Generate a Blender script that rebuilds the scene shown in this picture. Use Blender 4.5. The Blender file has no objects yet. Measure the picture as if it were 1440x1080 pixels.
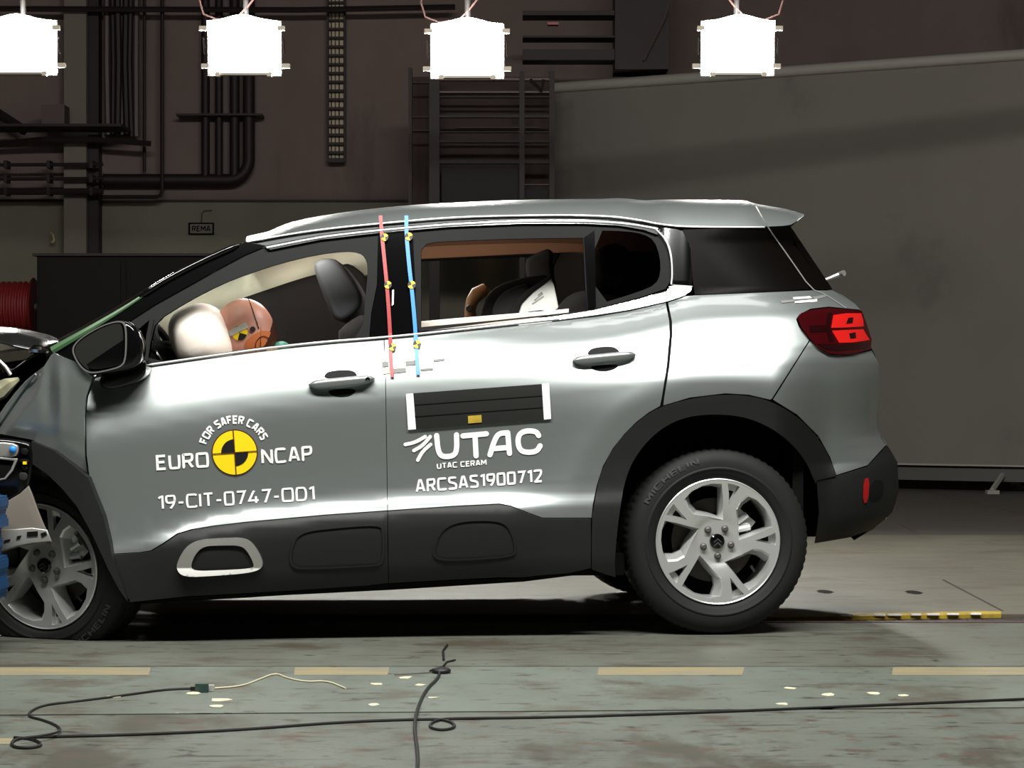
import bpy, bmesh, math, random
from mathutils import Vector, Matrix
from mathutils.geometry import delaunay_2d_cdt
random.seed(7)
scn = bpy.context.scene
COL = scn.collection

# ------------------------------------------------------------------ camera, world, lights, exposure
F = 3088.0           # focal length in pixels of a 1440 wide frame
CAMY, CAMZ = -8.0, 0.92
cd = bpy.data.cameras.new('camera'); cam = bpy.data.objects.new('camera', cd); COL.objects.link(cam)
cam.location = (0, CAMY, CAMZ); cam.rotation_euler = (math.pi/2, 0, 0)
cd.sensor_width = 36; cd.lens = 36*F/1440; cd.clip_end = 200
scn.camera = cam
scn.view_settings.view_transform = 'Standard'; scn.view_settings.look = 'None'
scn.view_settings.gamma = 1; scn.view_settings.use_curve_mapping = False
scn.view_settings.exposure = 0.0
w = bpy.data.worlds.new('hall'); scn.world = w; w.use_nodes = True
w.node_tree.nodes['Background'].inputs[0].default_value = (0.9, 0.95, 1, 1)
w.node_tree.nodes['Background'].inputs[1].default_value = 0.03

def area(name, loc, target, sx, sy, power, col=(1, 1, 1), spread=180):
    d = bpy.data.lights.new(name, 'AREA'); d.shape = 'RECTANGLE'; d.size = sx; d.size_y = sy
    d.energy = power; d.color = col; d.spread = math.radians(spread)
    o = bpy.data.objects.new(name, d); COL.objects.link(o); o.location = loc
    o.rotation_euler = (Vector(target)-Vector(loc)).to_track_quat('-Z', 'Y').to_euler()
    return o
for i, x in enumerate((-2.25, -0.75, 0.75, 2.25)):
    area('overhead_floodlight', (x, -3.0, 5.3), (x*0.6, 0.4, 0.6), 1.35, 0.7, 190, (1, 0.98, 0.94))
area('roof_floodlight', (0.3, 1.6, 6.3), (0.2, 0.9, 1.0), 3.5, 0.8, 60, (1, 0.98, 0.95))
LAMP_EMIT = 190.0
def fill_light(name, loc, power, r=.12):
    d = bpy.data.lights.new(name, 'POINT'); d.energy = power; d.shadow_soft_size = r; d.color = (1, .97, .92)
    o = bpy.data.objects.new(name, d); COL.objects.link(o); o.location = loc
fill_light('cabin_fill_light', (-.95, .55, 1.40), 8)  # unseen lights added inside the car to brighten airbags, headrest and headliner
fill_light('cabin_fill_light', (-.25, .75, 1.42), 5)
fill_light('cabin_fill_light', (-.74, .17, 1.40), 3.0, .05)

# ------------------------------------------------------------------ materials
def lin(c):
    return tuple(((v/255)/12.92 if v/255 <= .04045 else ((v/255+.055)/1.055)**2.4) for v in c)
def mat(name, rgb, rough=.5, metal=0., coat=0., spec=.5, emit=None, bump=0, bscale=200, coatr=.04):
    m = bpy.data.materials.new(name); m.use_nodes = True; nt = m.node_tree
    b = nt.nodes['Principled BSDF']
    b.inputs['Base Color'].default_value = (*lin(rgb), 1)
    b.inputs['Roughness'].default_value = rough; b.inputs['Metallic'].default_value = metal
    b.inputs['Specular IOR Level'].default_value = spec
    b.inputs['Coat Weight'].default_value = coat; b.inputs['Coat Roughness'].default_value = coatr
    if emit:
        b.inputs['Emission Color'].default_value = (*lin(emit[0]), 1); b.inputs['Emission Strength'].default_value = emit[1]
    if bump:
        n = nt.nodes.new('ShaderNodeTexNoise'); n.inputs['Scale'].default_value = bscale
        t = nt.nodes.new('ShaderNodeTexCoord'); nt.links.new(t.outputs['Object'], n.inputs['Vector'])
        bp = nt.nodes.new('ShaderNodeBump'); bp.inputs['Strength'].default_value = bump; bp.inputs['Distance'].default_value = .002
        nt.links.new(n.outputs[0], bp.inputs['Height']); nt.links.new(bp.outputs[0], b.inputs['Normal'])
    return m
def noisy(name, c1, c2, scale=(1, 1, 1), rough=.6, lo=.35, hi=.65, detail=6, metal=0, spec=.5, extra=None):
    """two-tone procedural surface; extra = [(colour, scale, lo, hi)] further layers of stain"""
    m = mat(name, c1, rough, metal, spec=spec); nt = m.node_tree; b = nt.nodes['Principled BSDF']
    tc = nt.nodes.new('ShaderNodeTexCoord')
    def layer(sc, lo, hi, det, seed):
        mp = nt.nodes.new('ShaderNodeMapping'); mp.inputs['Scale'].default_value = sc; mp.inputs['Location'].default_value = (seed*3.7, seed*1.3, seed)
        nt.links.new(tc.outputs['Object'], mp.inputs[0])
        n = nt.nodes.new('ShaderNodeTexNoise'); n.inputs['Scale'].default_value = 1; n.inputs['Detail'].default_value = det
        n.inputs['Roughness'].default_value = .65
        nt.links.new(mp.outputs[0], n.inputs['Vector'])
        r = nt.nodes.new('ShaderNodeMapRange'); r.inputs[1].default_value = lo; r.inputs[2].default_value = hi
        nt.links.new(n.outputs[0], r.inputs[0]); return r
    mix = nt.nodes.new('ShaderNodeMix'); mix.data_type = 'RGBA'
    mix.inputs[6].default_value = (*lin(c1), 1); mix.inputs[7].default_value = (*lin(c2), 1)
    nt.links.new(layer(scale, lo, hi, detail, 0).outputs[0], mix.inputs[0]); out = mix.outputs[2]
    for i, (c, sc, l, h) in enumerate(extra or []):
        mx = nt.nodes.new('ShaderNodeMix'); mx.data_type = 'RGBA'
        nt.links.new(out, mx.inputs[6]); mx.inputs[7].default_value = (*lin(c), 1)
        nt.links.new(layer(sc, l, h, 8, i+1).outputs[0], mx.inputs[0]); out = mx.outputs[2]
    nt.links.new(out, b.inputs['Base Color'])
    return m
def glass_mat(name, tint, refl=1.0):
    m = bpy.data.materials.new(name); m.use_nodes = True; nt = m.node_tree; nt.nodes.clear()
    o = nt.nodes.new('ShaderNodeOutputMaterial'); t = nt.nodes.new('ShaderNodeBsdfTransparent'); g = nt.nodes.new('ShaderNodeBsdfGlossy')
    t.inputs[0].default_value = (*tint, 1); g.inputs['Roughness'].default_value = .02; g.inputs[0].default_value = (refl, refl, refl, 1)
    f = nt.nodes.new('ShaderNodeFresnel'); f.inputs[0].default_value = 1.3
    mx = nt.nodes.new('ShaderNodeMixShader'); nt.links.new(f.outputs[0], mx.inputs[0])
    nt.links.new(t.outputs[0], mx.inputs[1]); nt.links.new(g.outputs[0], mx.inputs[2]); nt.links.new(mx.outputs[0], o.inputs[0])
    return m

M = {}
M['paint'] = mat('silver_grey_paint', (150, 157, 156), .38, .74, coat=.6, coatr=.08)
M['plastic'] = mat('black_grained_plastic', (23, 25, 24), .5, 0, bump=.25, bscale=900, spec=.35)
M['gloss'] = mat('gloss_black', (9, 9, 10), .08, 0, spec=.5)
M['rubber'] = mat('rubber_seal', (20, 21, 21), .55, 0, spec=.12)
M['gutter'] = mat('dark_gutter', (46, 49, 50), .35, .2, spec=.3)
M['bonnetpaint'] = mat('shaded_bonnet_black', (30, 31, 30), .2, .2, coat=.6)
M['mirrorrim'] = mat('mirror_rim_silver', (150, 150, 148), .25, .6)
M['chrome'] = mat('satin_chrome', (200, 203, 205), .1, 1.)
M['satin'] = mat('satin_silver', (165, 165, 160), .34, .55)
M['glass'] = glass_mat('window_glass', (.95, .96, .95))
M['wglass'] = glass_mat('windscreen_glass', (.35, .4, .37))
M['privacy'] = mat('privacy_glass', (9, 7, 6), .4, 0, spec=.06)
M['edgeglass'] = mat('green_glass_edge', (74, 104, 72), .35, 0, spec=.2)
M['tyre'] = mat('tyre_rubber', (30, 31, 30), .65, 0, bump=.2, bscale=500, spec=.25)
M['tyretext'] = mat('tyre_lettering', (52, 53, 51), .55, 0)
M['alloy'] = mat('alloy_wheel', (214, 216, 214), .28, .62, coat=.3)
M['brake'] = mat('brake_iron', (70, 66, 60), .4, .6)
M['dark'] = mat('dark_void', (12, 12, 12), .8, 0, spec=.1)
M['trimdark'] = mat('dark_cabin_trim', (38, 38, 38), .7, 0, spec=.3)
M['seat'] = mat('seat_fabric', (62, 64, 66), .85, 0, bump=.5, bscale=700, spec=.2)
M['seatdark'] = mat('dark_seat_fabric', (34, 32, 31), .85, 0, bump=.5, bscale=700, spec=.2)
M['liner'] = mat('headliner_fabric', (150, 110, 84), .9, 0, spec=.1)
M['bagwhite'] = mat('airbag_white', (250, 238, 228), .7, 0, bump=.3, bscale=600)
M['bagcream'] = mat('airbag_cream', (232, 230, 205), .75, 0, bump=.3, bscale=500)
M['vinyl'] = mat('dummy_vinyl', (206, 150, 132), .42, 0)
M['vinylor'] = mat('dummy_orange_chalk', (196, 112, 66), .5, 0)
M['capdark'] = mat('dummy_skull_cap', (66, 40, 32), .25, 0)
M['white'] = mat('white_vinyl', (250, 250, 246), .5, 0)
M['yellow'] = mat('yellow_vinyl', (250, 216, 8), .5, 0)
M['black'] = mat('black_vinyl', (14, 13, 13), .5, 0)
M['maroon'] = mat('maroon_line', (70, 30, 12), .5, 0)
M['redtape'] = mat('red_tape', (158, 28, 32), .4, 0)
M['bluetape'] = mat('blue_tape', (44, 138, 222), .4, 0)
M['greytape'] = mat('grey_tape', (176, 180, 172), .5, 0)
M['panelblack'] = mat('black_foam_panel', (30, 31, 29), .8, 0, spec=.2)
M['reflector'] = mat('red_reflector', (150, 22, 22), .3)
M['lampred'] = mat('tail_lamp_red', (50, 5, 8), .12, 0, coat=1)
M['lampbright'] = mat('tail_lamp_bright_red', (190, 26, 22), .25, 0, coat=.6)
M['lampdark'] = mat('tail_lamp_dark', (28, 6, 8), .1, 0, coat=1)
M['cabinet'] = mat('black_cabinet_paint', (22, 20, 20), .7, spec=.15)
M['steel'] = mat('grey_steel', (90, 88, 84), .5, .4)

# ------------------------------------------------------------------ mesh helpers
def tag(o, label=None, cat=None, group=None, kind=None):
    if label: o['label'] = label
    if cat: o['category'] = cat
    if group: o['group'] = group
    if kind: o['kind'] = kind
    return o
def put(o, parent=None):
    COL.objects.link(o)
    if parent is not None:
        o.parent = parent
        if parent.parent is None and parent.type == 'EMPTY':
            o.matrix_parent_inverse = Matrix.Translation(parent.location).inverted()
    return o
def empty(name, loc, label, cat, group=None):
    o = bpy.data.objects.new(name, None); o.location = loc; o.empty_display_size = .1; COL.objects.link(o)
    return tag(o, label, cat, group)
def mk(name, V, Fs, m, parent=None, smooth=False, mats=None, fm=None, N=None, sharp=None):
    me = bpy.data.meshes.new(name); me.from_pydata([tuple(v) for v in V], [], Fs)
    for mm in (mats or [m]): me.materials.append(mm)
    if fm: me.polygons.foreach_set('material_index', fm)
    if smooth:
        me.polygons.foreach_set('use_smooth', [True]*len(me.polygons))
    me.update()
    if N: me.normals_split_custom_set_from_vertices(N)
    elif smooth and sharp:
        me.set_sharp_from_angle(angle=math.radians(sharp))
    o = bpy.data.objects.new(name, me)
    return put(o, parent)
class Geo:
    def __init__(s): s.v = []; s.f = []; s.m = []; s.cur = 0
    def add(s, V, Fs):
        n = len(s.v); s.v += [Vector(v) for v in V]; s.f += [tuple(i+n for i in f) for f in Fs]; s.m += [s.cur]*len(Fs)
    def box(s, c, size, R=None):
        hx, hy, hz = size[0]/2, size[1]/2, size[2]/2; c = Vector(c)
        V = [Vector((x, y, z)) for x in (-hx, hx) for y in (-hy, hy) for z in (-hz, hz)]
        if R: V = [R @ v for v in V]
        s.add([c+v for v in V], [(0, 1, 3, 2), (4, 6, 7, 5), (0, 4, 5, 1), (2, 3, 7, 6), (0, 2, 6, 4), (1, 5, 7, 3)])
    def box2(s, a, b): s.box([(a[i]+b[i])/2 for i in range(3)], [abs(a[i]-b[i]) for i in range(3)])
    def tube(s, pts, r, n=8, cap=True):
        pts = [Vector(p) for p in pts]; rs = r if isinstance(r, (list, tuple)) else [r]*len(pts)
        t0 = (pts[1]-pts[0]).normalized(); up = Vector((0, 0, 1)) if abs(t0.z) < .9 else Vector((0, 1, 0))
        a = t0.cross(up).normalized(); V = []; Fs = []
        for i, p in enumerate(pts):
            t = (pts[min(i+1, len(pts)-1)]-pts[max(i-1, 0)]).normalized()
            a = (a - t*a.dot(t)).normalized(); b = t.cross(a)
            for k in range(n):
                an = 2*math.pi*k/n; V.append(p+(a*math.cos(an)+b*math.sin(an))*rs[i])
        for i in range(len(pts)-1):
            for k in range(n):
                Fs.append((i*n+k, i*n+(k+1) % n, (i+1)*n+(k+1) % n, (i+1)*n+k))
        if cap: Fs += [tuple(range(n))[::-1], tuple((len(pts)-1)*n+k for k in range(n))]
        s.add(V, Fs)
    def lathe(s, prof, n=48, c=(0, 0, 0), rfun=None, closed=False):
        """profile of (radius, y) round the y axis"""
        V = []; Fs = []; c = Vector(c)
        for j in range(n):
            an = 2*math.pi*j/n
            for i, (r, y) in enumerate(prof):
                rr = rfun(r, y, j) if rfun else r
                V.append(c+Vector((rr*math.cos(an), y, rr*math.sin(an))))
        k = len(prof)
        for j in range(n):
            for i in range(k if closed else k-1):
                i2 = (i+1) % k
                Fs.append((j*k+i, j*k+i2, ((j+1) % n)*k+i2, ((j+1) % n)*k+i))
        s.add(V, Fs)
    def ellipsoid(s, c, r, R=None, nu=24, nv=14, p=1.0):
        V = []; Fs = []; c = Vector(c)
        sg = lambda v: math.copysign(abs(v)**p, v)
        for i in range(nv+1):
            th = math.pi*i/nv
            for j in range(nu):
                ph = 2*math.pi*j/nu
                v = Vector((r[0]*sg(math.sin(th))*sg(math.cos(ph)), r[1]*sg(math.sin(th))*sg(math.sin(ph)), r[2]*sg(math.cos(th))))
                V.append(c+(R @ v if R else v))
        for i in range(nv):
            for j in range(nu):
                Fs.append((i*nu+j, (i+1)*nu+j, (i+1)*nu+(j+1) % nu, i*nu+(j+1) % nu))
        s.add(V, Fs)
    def build(s, name, m, parent=None, smooth=False, mats=None, sharp=35):
        o = mk(name, s.v, s.f, m, parent, smooth, mats, s.m if mats else None, sharp=sharp)
        bm = bmesh.new(); bm.from_mesh(o.data); bmesh.ops.recalc_face_normals(bm, faces=bm.faces); bm.to_mesh(o.data); bm.free()
        return o
def P(px, py, y):
    s = (y-CAMY)/F
    return Vector(((px-720)*s, y, CAMZ+(540-py)*s))
def G(px, py, z=0.):
    D = (CAMZ-z)*F/(py-540); return Vector(((px-720)*D/F, D+CAMY, z))
def proj(v):
    D = v.y-CAMY; return 720+v.x*F/D, 540-(v.z-CAMZ)*F/D
def lerp_tab(tab):
    xs = [a for a, _ in tab]; ys = [b for _, b in tab]; n = len(xs)
    d = [(ys[i+1]-ys[i])/(xs[i+1]-xs[i]) for i in range(n-1)]
    m = [d[0]]+[0 if d[i-1]*d[i] <= 0 else 2*d[i-1]*d[i]/(d[i-1]+d[i]) for i in range(1, n-1)]+[d[-1]]
    def f(x):
        if x <= xs[0]: return ys[0]+(x-xs[0])*m[0]
        if x >= xs[-1]: return ys[-1]+(x-xs[-1])*m[-1]
        i = 0
        while x > xs[i+1]: i += 1
        h = xs[i+1]-xs[i]; t = (x-xs[i])/h
        return (2*t**3-3*t*t+1)*ys[i]+(t**3-2*t*t+t)*h*m[i]+(-2*t**3+3*t*t)*ys[i+1]+(t**3-t*t)*h*m[i+1]
    return f
def chaikin(p, n=2, closed=True):
    for _ in range(n):
        q = []
        k = len(p)
        rng = range(k) if closed else range(k-1)
        if not closed: q.append(p[0])
        for i in rng:
            a, b = p[i], p[(i+1) % k]
            q += [(a[0]*.75+b[0]*.25, a[1]*.75+b[1]*.25), (a[0]*.25+b[0]*.75, a[1]*.25+b[1]*.75)]
        if not closed: q.append(p[-1])
        p = q
    return p
def dens(p, step):
    q = []
    for i in range(len(p)):
        a, b = p[i], p[(i+1) % len(p)]; L = math.hypot(b[0]-a[0], b[1]-a[1]); n = max(1, int(math.ceil(L/step)))
        q += [(a[0]+(b[0]-a[0])*k/n, a[1]+(b[1]-a[1])*k/n) for k in range(n)]
    return q
def inside(x, y, rings):
    c = False
    for p in rings:
        j = len(p)-1
        for i in range(len(p)):
            if (p[i][1] > y) != (p[j][1] > y) and x < (p[j][0]-p[i][0])*(y-p[i][1])/(p[j][1]-p[i][1])+p[i][0]: c = not c
            j = i
    return c
def fill(rings, grid, edge=None):
    """triangulate rings (even-odd) with an interior grid; returns verts2d, tris, rings as index lists"""
    rings = [dens(r, edge or grid) for r in rings]
    pts = []; edges = []; idx = []
    for r in rings:
        n = len(pts); pts += r; edges += [(n+i, n+(i+1) % len(r)) for i in range(len(r))]; idx.append([n+i for i in range(len(r))])
    xs = [p[0] for p in pts]; ys = [p[1] for p in pts]
    bnd = list(pts)
    if grid:
        y = min(ys)+grid*.5; row = 0
        cell = {}
        for p in bnd: cell.setdefault((int(p[0]//grid), int(p[1]//grid)), []).append(p)
        while y < max(ys):
            x = min(xs)+grid*(.5 if row % 2 else 0)
            while x < max(xs):
                cx, cy = int(x//grid), int(y//grid)
                near = any((q[0]-x)**2+(q[1]-y)**2 < (.45*grid)**2 for a in (-1, 0, 1) for b in (-1, 0, 1) for q in cell.get((cx+a, cy+b), ()))
                if not near and inside(x, y, rings): pts.append((x, y))
                x += grid
            y += grid*.87; row += 1
    res = delaunay_2d_cdt([Vector(p) for p in pts], edges, [], 0, 1e-5)
    V2 = [(v.x, v.y) for v in res[0]]; T = []
    for f in res[2]:
        cx = sum(V2[i][0] for i in f)/len(f); cy = sum(V2[i][1] for i in f)/len(f)
        if inside(cx, cy, rings): T.append(tuple(f))
    back = {}
    for new, olds in enumerate(res[3]):
        for o in olds: back[o] = new
    return V2, T, [[back[i] for i in r] for r in idx]

# ------------------------------------------------------------------ the car's side surface, as depth behind the photograph's pixel
belt = lerp_tab([(0, 552), (120, 531), (207, 516), (390, 490), (520, 478), (587, 472), (700, 460), (786, 451), (841, 444), (887, 436), (939, 424), (977, 415), (1140, 408), (1260, 405)])
clad = lerp_tab([(0, 800), (150, 778), (230, 762), (347, 737), (458, 726), (544, 719), (660, 712), (831, 706), (1000, 690), (1250, 650)])
profF = lerp_tab([(-.2, .20), (0, .112), (.06, .085), (.15, .057), (.24, .033), (.30, .022), (.36, .015), (.42, .013), (.58, .017), (.74, .022), (.86, .0205), (.93, .011), (1.03, -.030), (1.12, -.036), (1.3, -.028), (1.45, .015), (1.7, .12)])
profR = lerp_tab([(-.2, .3), (0, .200), (.06, .145), (.13, .094), (.2, .066), (.3, .036), (.4, .019), (.5, .015), (.65, .02), (.78, .022), (.88, .0195), (.94, .010), (1.03, -.025), (1.12, -.032), (1.3, -.026), (1.45, .015), (1.7, .12)])
tail = lerp_tab([(280, 1135), (304, 1128), (318, 1114), (407, 1173), (437, 1213), (490, 1227), (510, 1237), (560, 1239), (590, 1236), (610, 1239), (630, 1251), (650, 1263), (690, 1265), (720, 1256), (745, 1228), (763, 1198), (800, 1150)])
sst = lambda a, b, x: (lambda t: t*t*(3-2*t))(min(1, max(0, (x-a)/(b-a))))
YAW = math.radians(6.2)
def S(px, py, arch=True):
    b, c = belt(px), clad(px); w = sst(560, 900, px)
    if py < b:
        h = (b-py)/386; y = profF(0)*(1-w)+profR(0)*w+.27*h+.12*h*h
    else:
        v = (py-b)/(c-b); y = profF(v)*(1-w)+profR(v)*w
        if v > .86: y = .02+(y-.02)*(1-.75*sst(300, 180, px)-.55*sst(700, 800, px))
        if arch:
            dx, dy = px-1010, 764-py; r = math.hypot(dx, dy); R = 213+24*max(0, dy)/max(r, 1)
            if dy > -120:
                q_ = r-R; q_ = q_ if q_ > 12 else (0 if q_ < -12 else (q_+12)**2/48)
                e = -.036*math.exp(-q_/(62+140*sst(1080, 1130, px)))
                y += e*sst(470, 540, py)*sst(-110, -20, dy)
    y += .42*sst(1085, 1170, px)*max(0, min(py, 650)-485)/386
    e = tail(py)+14+50*sst(345, 310, py); q = min(1, max(0, (px-(e-160))/160))
    y += .30*(1-math.sqrt(max(0, 1-.985*q**2.2)))
    if px < 125: y += .10*((125-px)/125)**1.6
    s = 8.0/F
    y += (px-1010)*s*math.tan(YAW)
    return y
# mirror plane of the yawed car
_d = Vector((math.cos(YAW), math.sin(YAW), 0)); _m = Vector((-math.sin(YAW), math.cos(YAW), 0)); _p0 = Vector((.75, 0, 0)); HALF = .90
def mir(v):
    v = Vector(v); return v+_m*(2*(HALF-(v-_p0).dot(_m)))
_A = Matrix.Identity(4)
for i in range(3):
    for j in range(3): _A[i][j] -= 2*_m[i]*_m[j]
_t = mir(Vector((0, 0, 0)))
MIRR = Matrix.Translation(_t) @ _A

def panel(name, rings, m, parent, off=0., skirt=.014, grid=11, surf=S, edge=7, smooth=0, N=True):
    if rings and not isinstance(rings[0][0], (tuple, list)): rings = [rings]
    if smooth: rings = [chaikin(r, smooth) for r in rings]
    V2, T, R = fill(rings, grid, edge)
    V = []; Nn = []; g = 1.0
    for (x, y) in V2:
        V.append(P(x, y, surf(x, y)+off))
        a = P(x+g, y, surf(x+g, y))-P(x-g, y, surf(x-g, y)); b = P(x, y+g, surf(x, y+g))-P(x, y-g, surf(x, y-g))
        n = a.cross(b); n.normalize()
        if n.y > 0: n = -n
        Nn.append(n)
    Fs = []
    for t in T:
        n = (V[t[1]]-V[t[0]]).cross(V[t[2]]-V[t[0]])
        Fs.append(t if n.y < 0 else t[::-1])
    if skirt:
        for r in R:
            n0 = len(V); k = len(r)
            for i in r: V.append(V[i].copy()); Nn.append(None)
            for i in r: V.append(V[i]+Vector((0, skirt, 0))); Nn.append(None)
            for i in range(k):
                j = (i+1) % k
                e = V[n0+j]-V[n0+i]; nn = e.cross(Vector((0, 1, 0)))
                if nn.length > 0: nn.normalize()
                mid = (V2[r[i]][0]+V2[r[j]][0])/2+nn.x*1.2, (V2[r[i]][1]+V2[r[j]][1])/2-nn.z*1.2
                if inside(mid[0], mid[1], [[V2[q] for q in rr] for rr in R]): nn = -nn
                Fs.append((n0+i, n0+j, n0+k+j, n0+k+i))
                for q in (n0+i, n0+k+i): Nn[q] = nn.copy()
        Nn = [n if n is not None else Vector((0, -1, 0)) for n in Nn]
    return mk(name, V, Fs, m, parent, True, N=[tuple(n) for n in Nn])
def mirror(o, parent):
    c = o.copy(); COL.objects.link(c); c.parent = parent
    c.matrix_parent_inverse = o.matrix_parent_inverse.copy(); c.matrix_basis = MIRR
    for ch in o.children:
        if ch.get('near'): continue
        d = ch.copy(); COL.objects.link(d); d.parent = c
    return c
def strokes(name, lines, width, m, parent, surf=S, off=-.003, sm=2, round_=True):
    V = []; Fs = []
    def pt(x, y): V.append(P(x, y, surf(x, y)+off)); return len(V)-1
    for ln in lines:
        ln = chaikin(ln, sm, False) if sm and len(ln) > 2 else ln
        ln2 = [ln[0]]
        for a, b in zip(ln, ln[1:]):
            n = max(1, int(math.hypot(b[0]-a[0], b[1]-a[1])/6))
            ln2 += [(a[0]+(b[0]-a[0])*k/n, a[1]+(b[1]-a[1])*k/n) for k in range(1, n+1)]
        ln = ln2; prev = None; h = width/2
        for i, p in enumerate(ln):
            a, b = ln[max(i-1, 0)], ln[min(i+1, len(ln)-1)]; dx, dy = b[0]-a[0], b[1]-a[1]; L = math.hypot(dx, dy) or 1
            q = (pt(p[0]-dy/L*h, p[1]+dx/L*h), pt(p[0]+dy/L*h, p[1]-dx/L*h))
            if prev: Fs.append((prev[0], q[0], q[1], prev[1]))
            prev = q
        if round_:
            for p in (ln[0], ln[-1]):
                Fs.append(tuple(pt(p[0]+h*math.cos(k*math.pi/6), p[1]+h*math.sin(k*math.pi/6)) for k in range(12)))
    o = mk(name, V, Fs, m, parent)
    return o
_G = """A 62 s0,0 26,100 36,100 62,0|s10,32 52,32
C 60 r60,84 52,100 20,100 0,88 0,12 20,0 52,0 60,16
D 60 r0,0 0,100 34,100 60,84 60,16 34,0 0,0
E 50 s50,100 0,100 0,0 50,0|s0,52 44,52
F 48 s48,100 0,100 0,0|s0,50 42,50
H 58 s0,0 0,100|s58,0 58,100|s0,50 58,50
I 0 s0,0 0,100
L 46 s0,100 0,0 46,0
M 74 s0,0 0,100 37,38 74,100 74,0
N 60 s0,0 0,100 60,0 60,100
O 66 r33,100 8,100 0,80 0,20 8,0 58,0 66,20 66,80 58,100 33,100
P 54 r0,0 0,0 0,100 0,100 36,100 54,92 54,54 36,46 0,46
R 56 r0,0 0,0 0,100 0,100 36,100 54,92 54,56 36,48 0,48|s30,48 56,0
S 54 r52,84 44,100 8,100 0,86 2,58 22,54 40,48 54,40 54,14 44,0 8,0 0,16
T 56 s0,100 56,100|s28,100 28,0
U 58 r0,100 0,14 14,0 44,0 58,14 58,100
0 54 r27,100 6,100 0,80 0,20 6,0 48,0 54,20 54,80 48,100 27,100
1 24 s0,80 24,100 24,0
2 52 r0,82 6,100 44,100 54,84 48,58 22,28 0,0 0,0 0,0|s0,0 54,0
4 60 s36,100 0,26 60,26|s44,54 44,0
7 52 s0,100 52,100 16,0
9 54 r54,66 48,46 8,44 0,58 0,86 10,100 44,100 54,86 54,58 44,30 22,0
- 30 s0,42 30,42"""
GLY = {}
for ln in _G.split(chr(10)):
    ch_, wd_, st_ = ln.split(' ', 2)
    GLY[ch_] = (int(wd_)/100, [(q[0], [tuple(float(v)/100 for v in p.split(',')) for p in q[1:].split(' ')]) for q in st_.split('|')])
def text2d(txt, bold=0.0):
    """a plain drawn alphabet of even strokes; bold = stroke width as a share of the letter height"""
    wd = bold if bold > .05 else .15; V = []; Fs = []; x = 0
    for c in txt:
        if c == ' ': x += .42; continue
        gw, sts = GLY[c]
        for kind, pl in sts:
            ln = chaikin(pl, 2, False) if kind == 'r' else pl
            d2 = [ln[0]]
            for a, b in zip(ln, ln[1:]):
                n = max(1, int(math.hypot(b[0]-a[0], b[1]-a[1])/.14)); d2 += [(a[0]+(b[0]-a[0])*k/n, a[1]+(b[1]-a[1])*k/n) for k in range(1, n+1)]
            ln = d2; h = wd/2; n0 = len(V)
            for i, p in enumerate(ln):
                a, b = ln[max(i-1, 0)], ln[min(i+1, len(ln)-1)]
                d1 = Vector((p[0]-a[0], p[1]-a[1])); d2_ = Vector((b[0]-p[0], b[1]-p[1]))
                if d1.length < 1e-6: d1 = d2_
                if d2_.length < 1e-6: d2_ = d1
                if d1.length < 1e-6: d1 = d2_ = Vector((1, 0))
                t_ = (d1.normalized()+d2_.normalized())
                t_ = t_.normalized() if t_.length > 1e-4 else d1.normalized()
                k = 1/max(.45, abs(t_.dot(d1.normalized())))
                e = (h if i == 0 or i == len(ln)-1 else 0)*0
                y0 = min(max(p[1], h), 1-h)
                V += [(x+p[0]-t_.y*h*k, y0+t_.x*h*k), (x+p[0]+t_.y*h*k, y0-t_.x*h*k)]
            Fs += [(n0+2*i, n0+2*i+2, n0+2*i+3, n0+2*i+1) for i in range(len(ln)-1)]
        x += gw+wd+.10
    V = [(a, min(1, max(0, b))) for a, b in V]
    x0 = min(v[0] for v in V); x1 = max(v[0] for v in V)
    return [((a-x0)/(x1-x0), b) for a, b in V], Fs
def lettering(name, txt, a, b, up, m, parent, bold=0., off=-.003, surf=S, mapf=None):
    """a, b: lower left and lower right corner in photo pixels, up: vector to the top"""
    V2, Fs = text2d(txt, bold); V = []
    for u, v in V2:
        if mapf: x, y = mapf(u, v)
        else: x = a[0]+(b[0]-a[0])*u+up[0]*v; y = a[1]+(b[1]-a[1])*u+up[1]*v
        V.append(P(x, y, surf(x, y)+off))
    o = mk(name, V, Fs, m, parent); o['near'] = 1
    return o
def near(o): o['near'] = 1; return o
def slab(name, poly, y0, y1, m, parent, bevel=.02, smooth=1, seg=3):
    """a solid with the given outline, standing from depth y0 to y1"""
    poly = chaikin(poly, smooth) if smooth else poly
    n = len(poly); V = [P(x, y, y0) for x, y in poly]; V += [v+Vector((0, y1-y0, 0)) for v in V]
    Fs = [tuple(range(n)), tuple(range(2*n-1, n-1, -1))]+[(i, i+n, (i+1) % n+n, (i+1) % n) for i in range(n)]
    o = mk(name, V, Fs, m, parent, True, sharp=40)
    bm = bmesh.new(); bm.from_mesh(o.data); bmesh.ops.recalc_face_normals(bm, faces=bm.faces)
    if bevel:
        ed = [e for e in bm.edges if abs(e.verts[0].co.y-e.verts[1].co.y) < 1e-6]
        bmesh.ops.bevel(bm, geom=ed, offset=bevel, segments=seg, profile=.5, affect='EDGES', clamp_overlap=True)
    bm.to_mesh(o.data); bm.free(); o.data.polygons.foreach_set('use_smooth', [True]*len(o.data.polygons)); o.data.set_sharp_from_angle(angle=math.radians(50))
    return o

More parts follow.
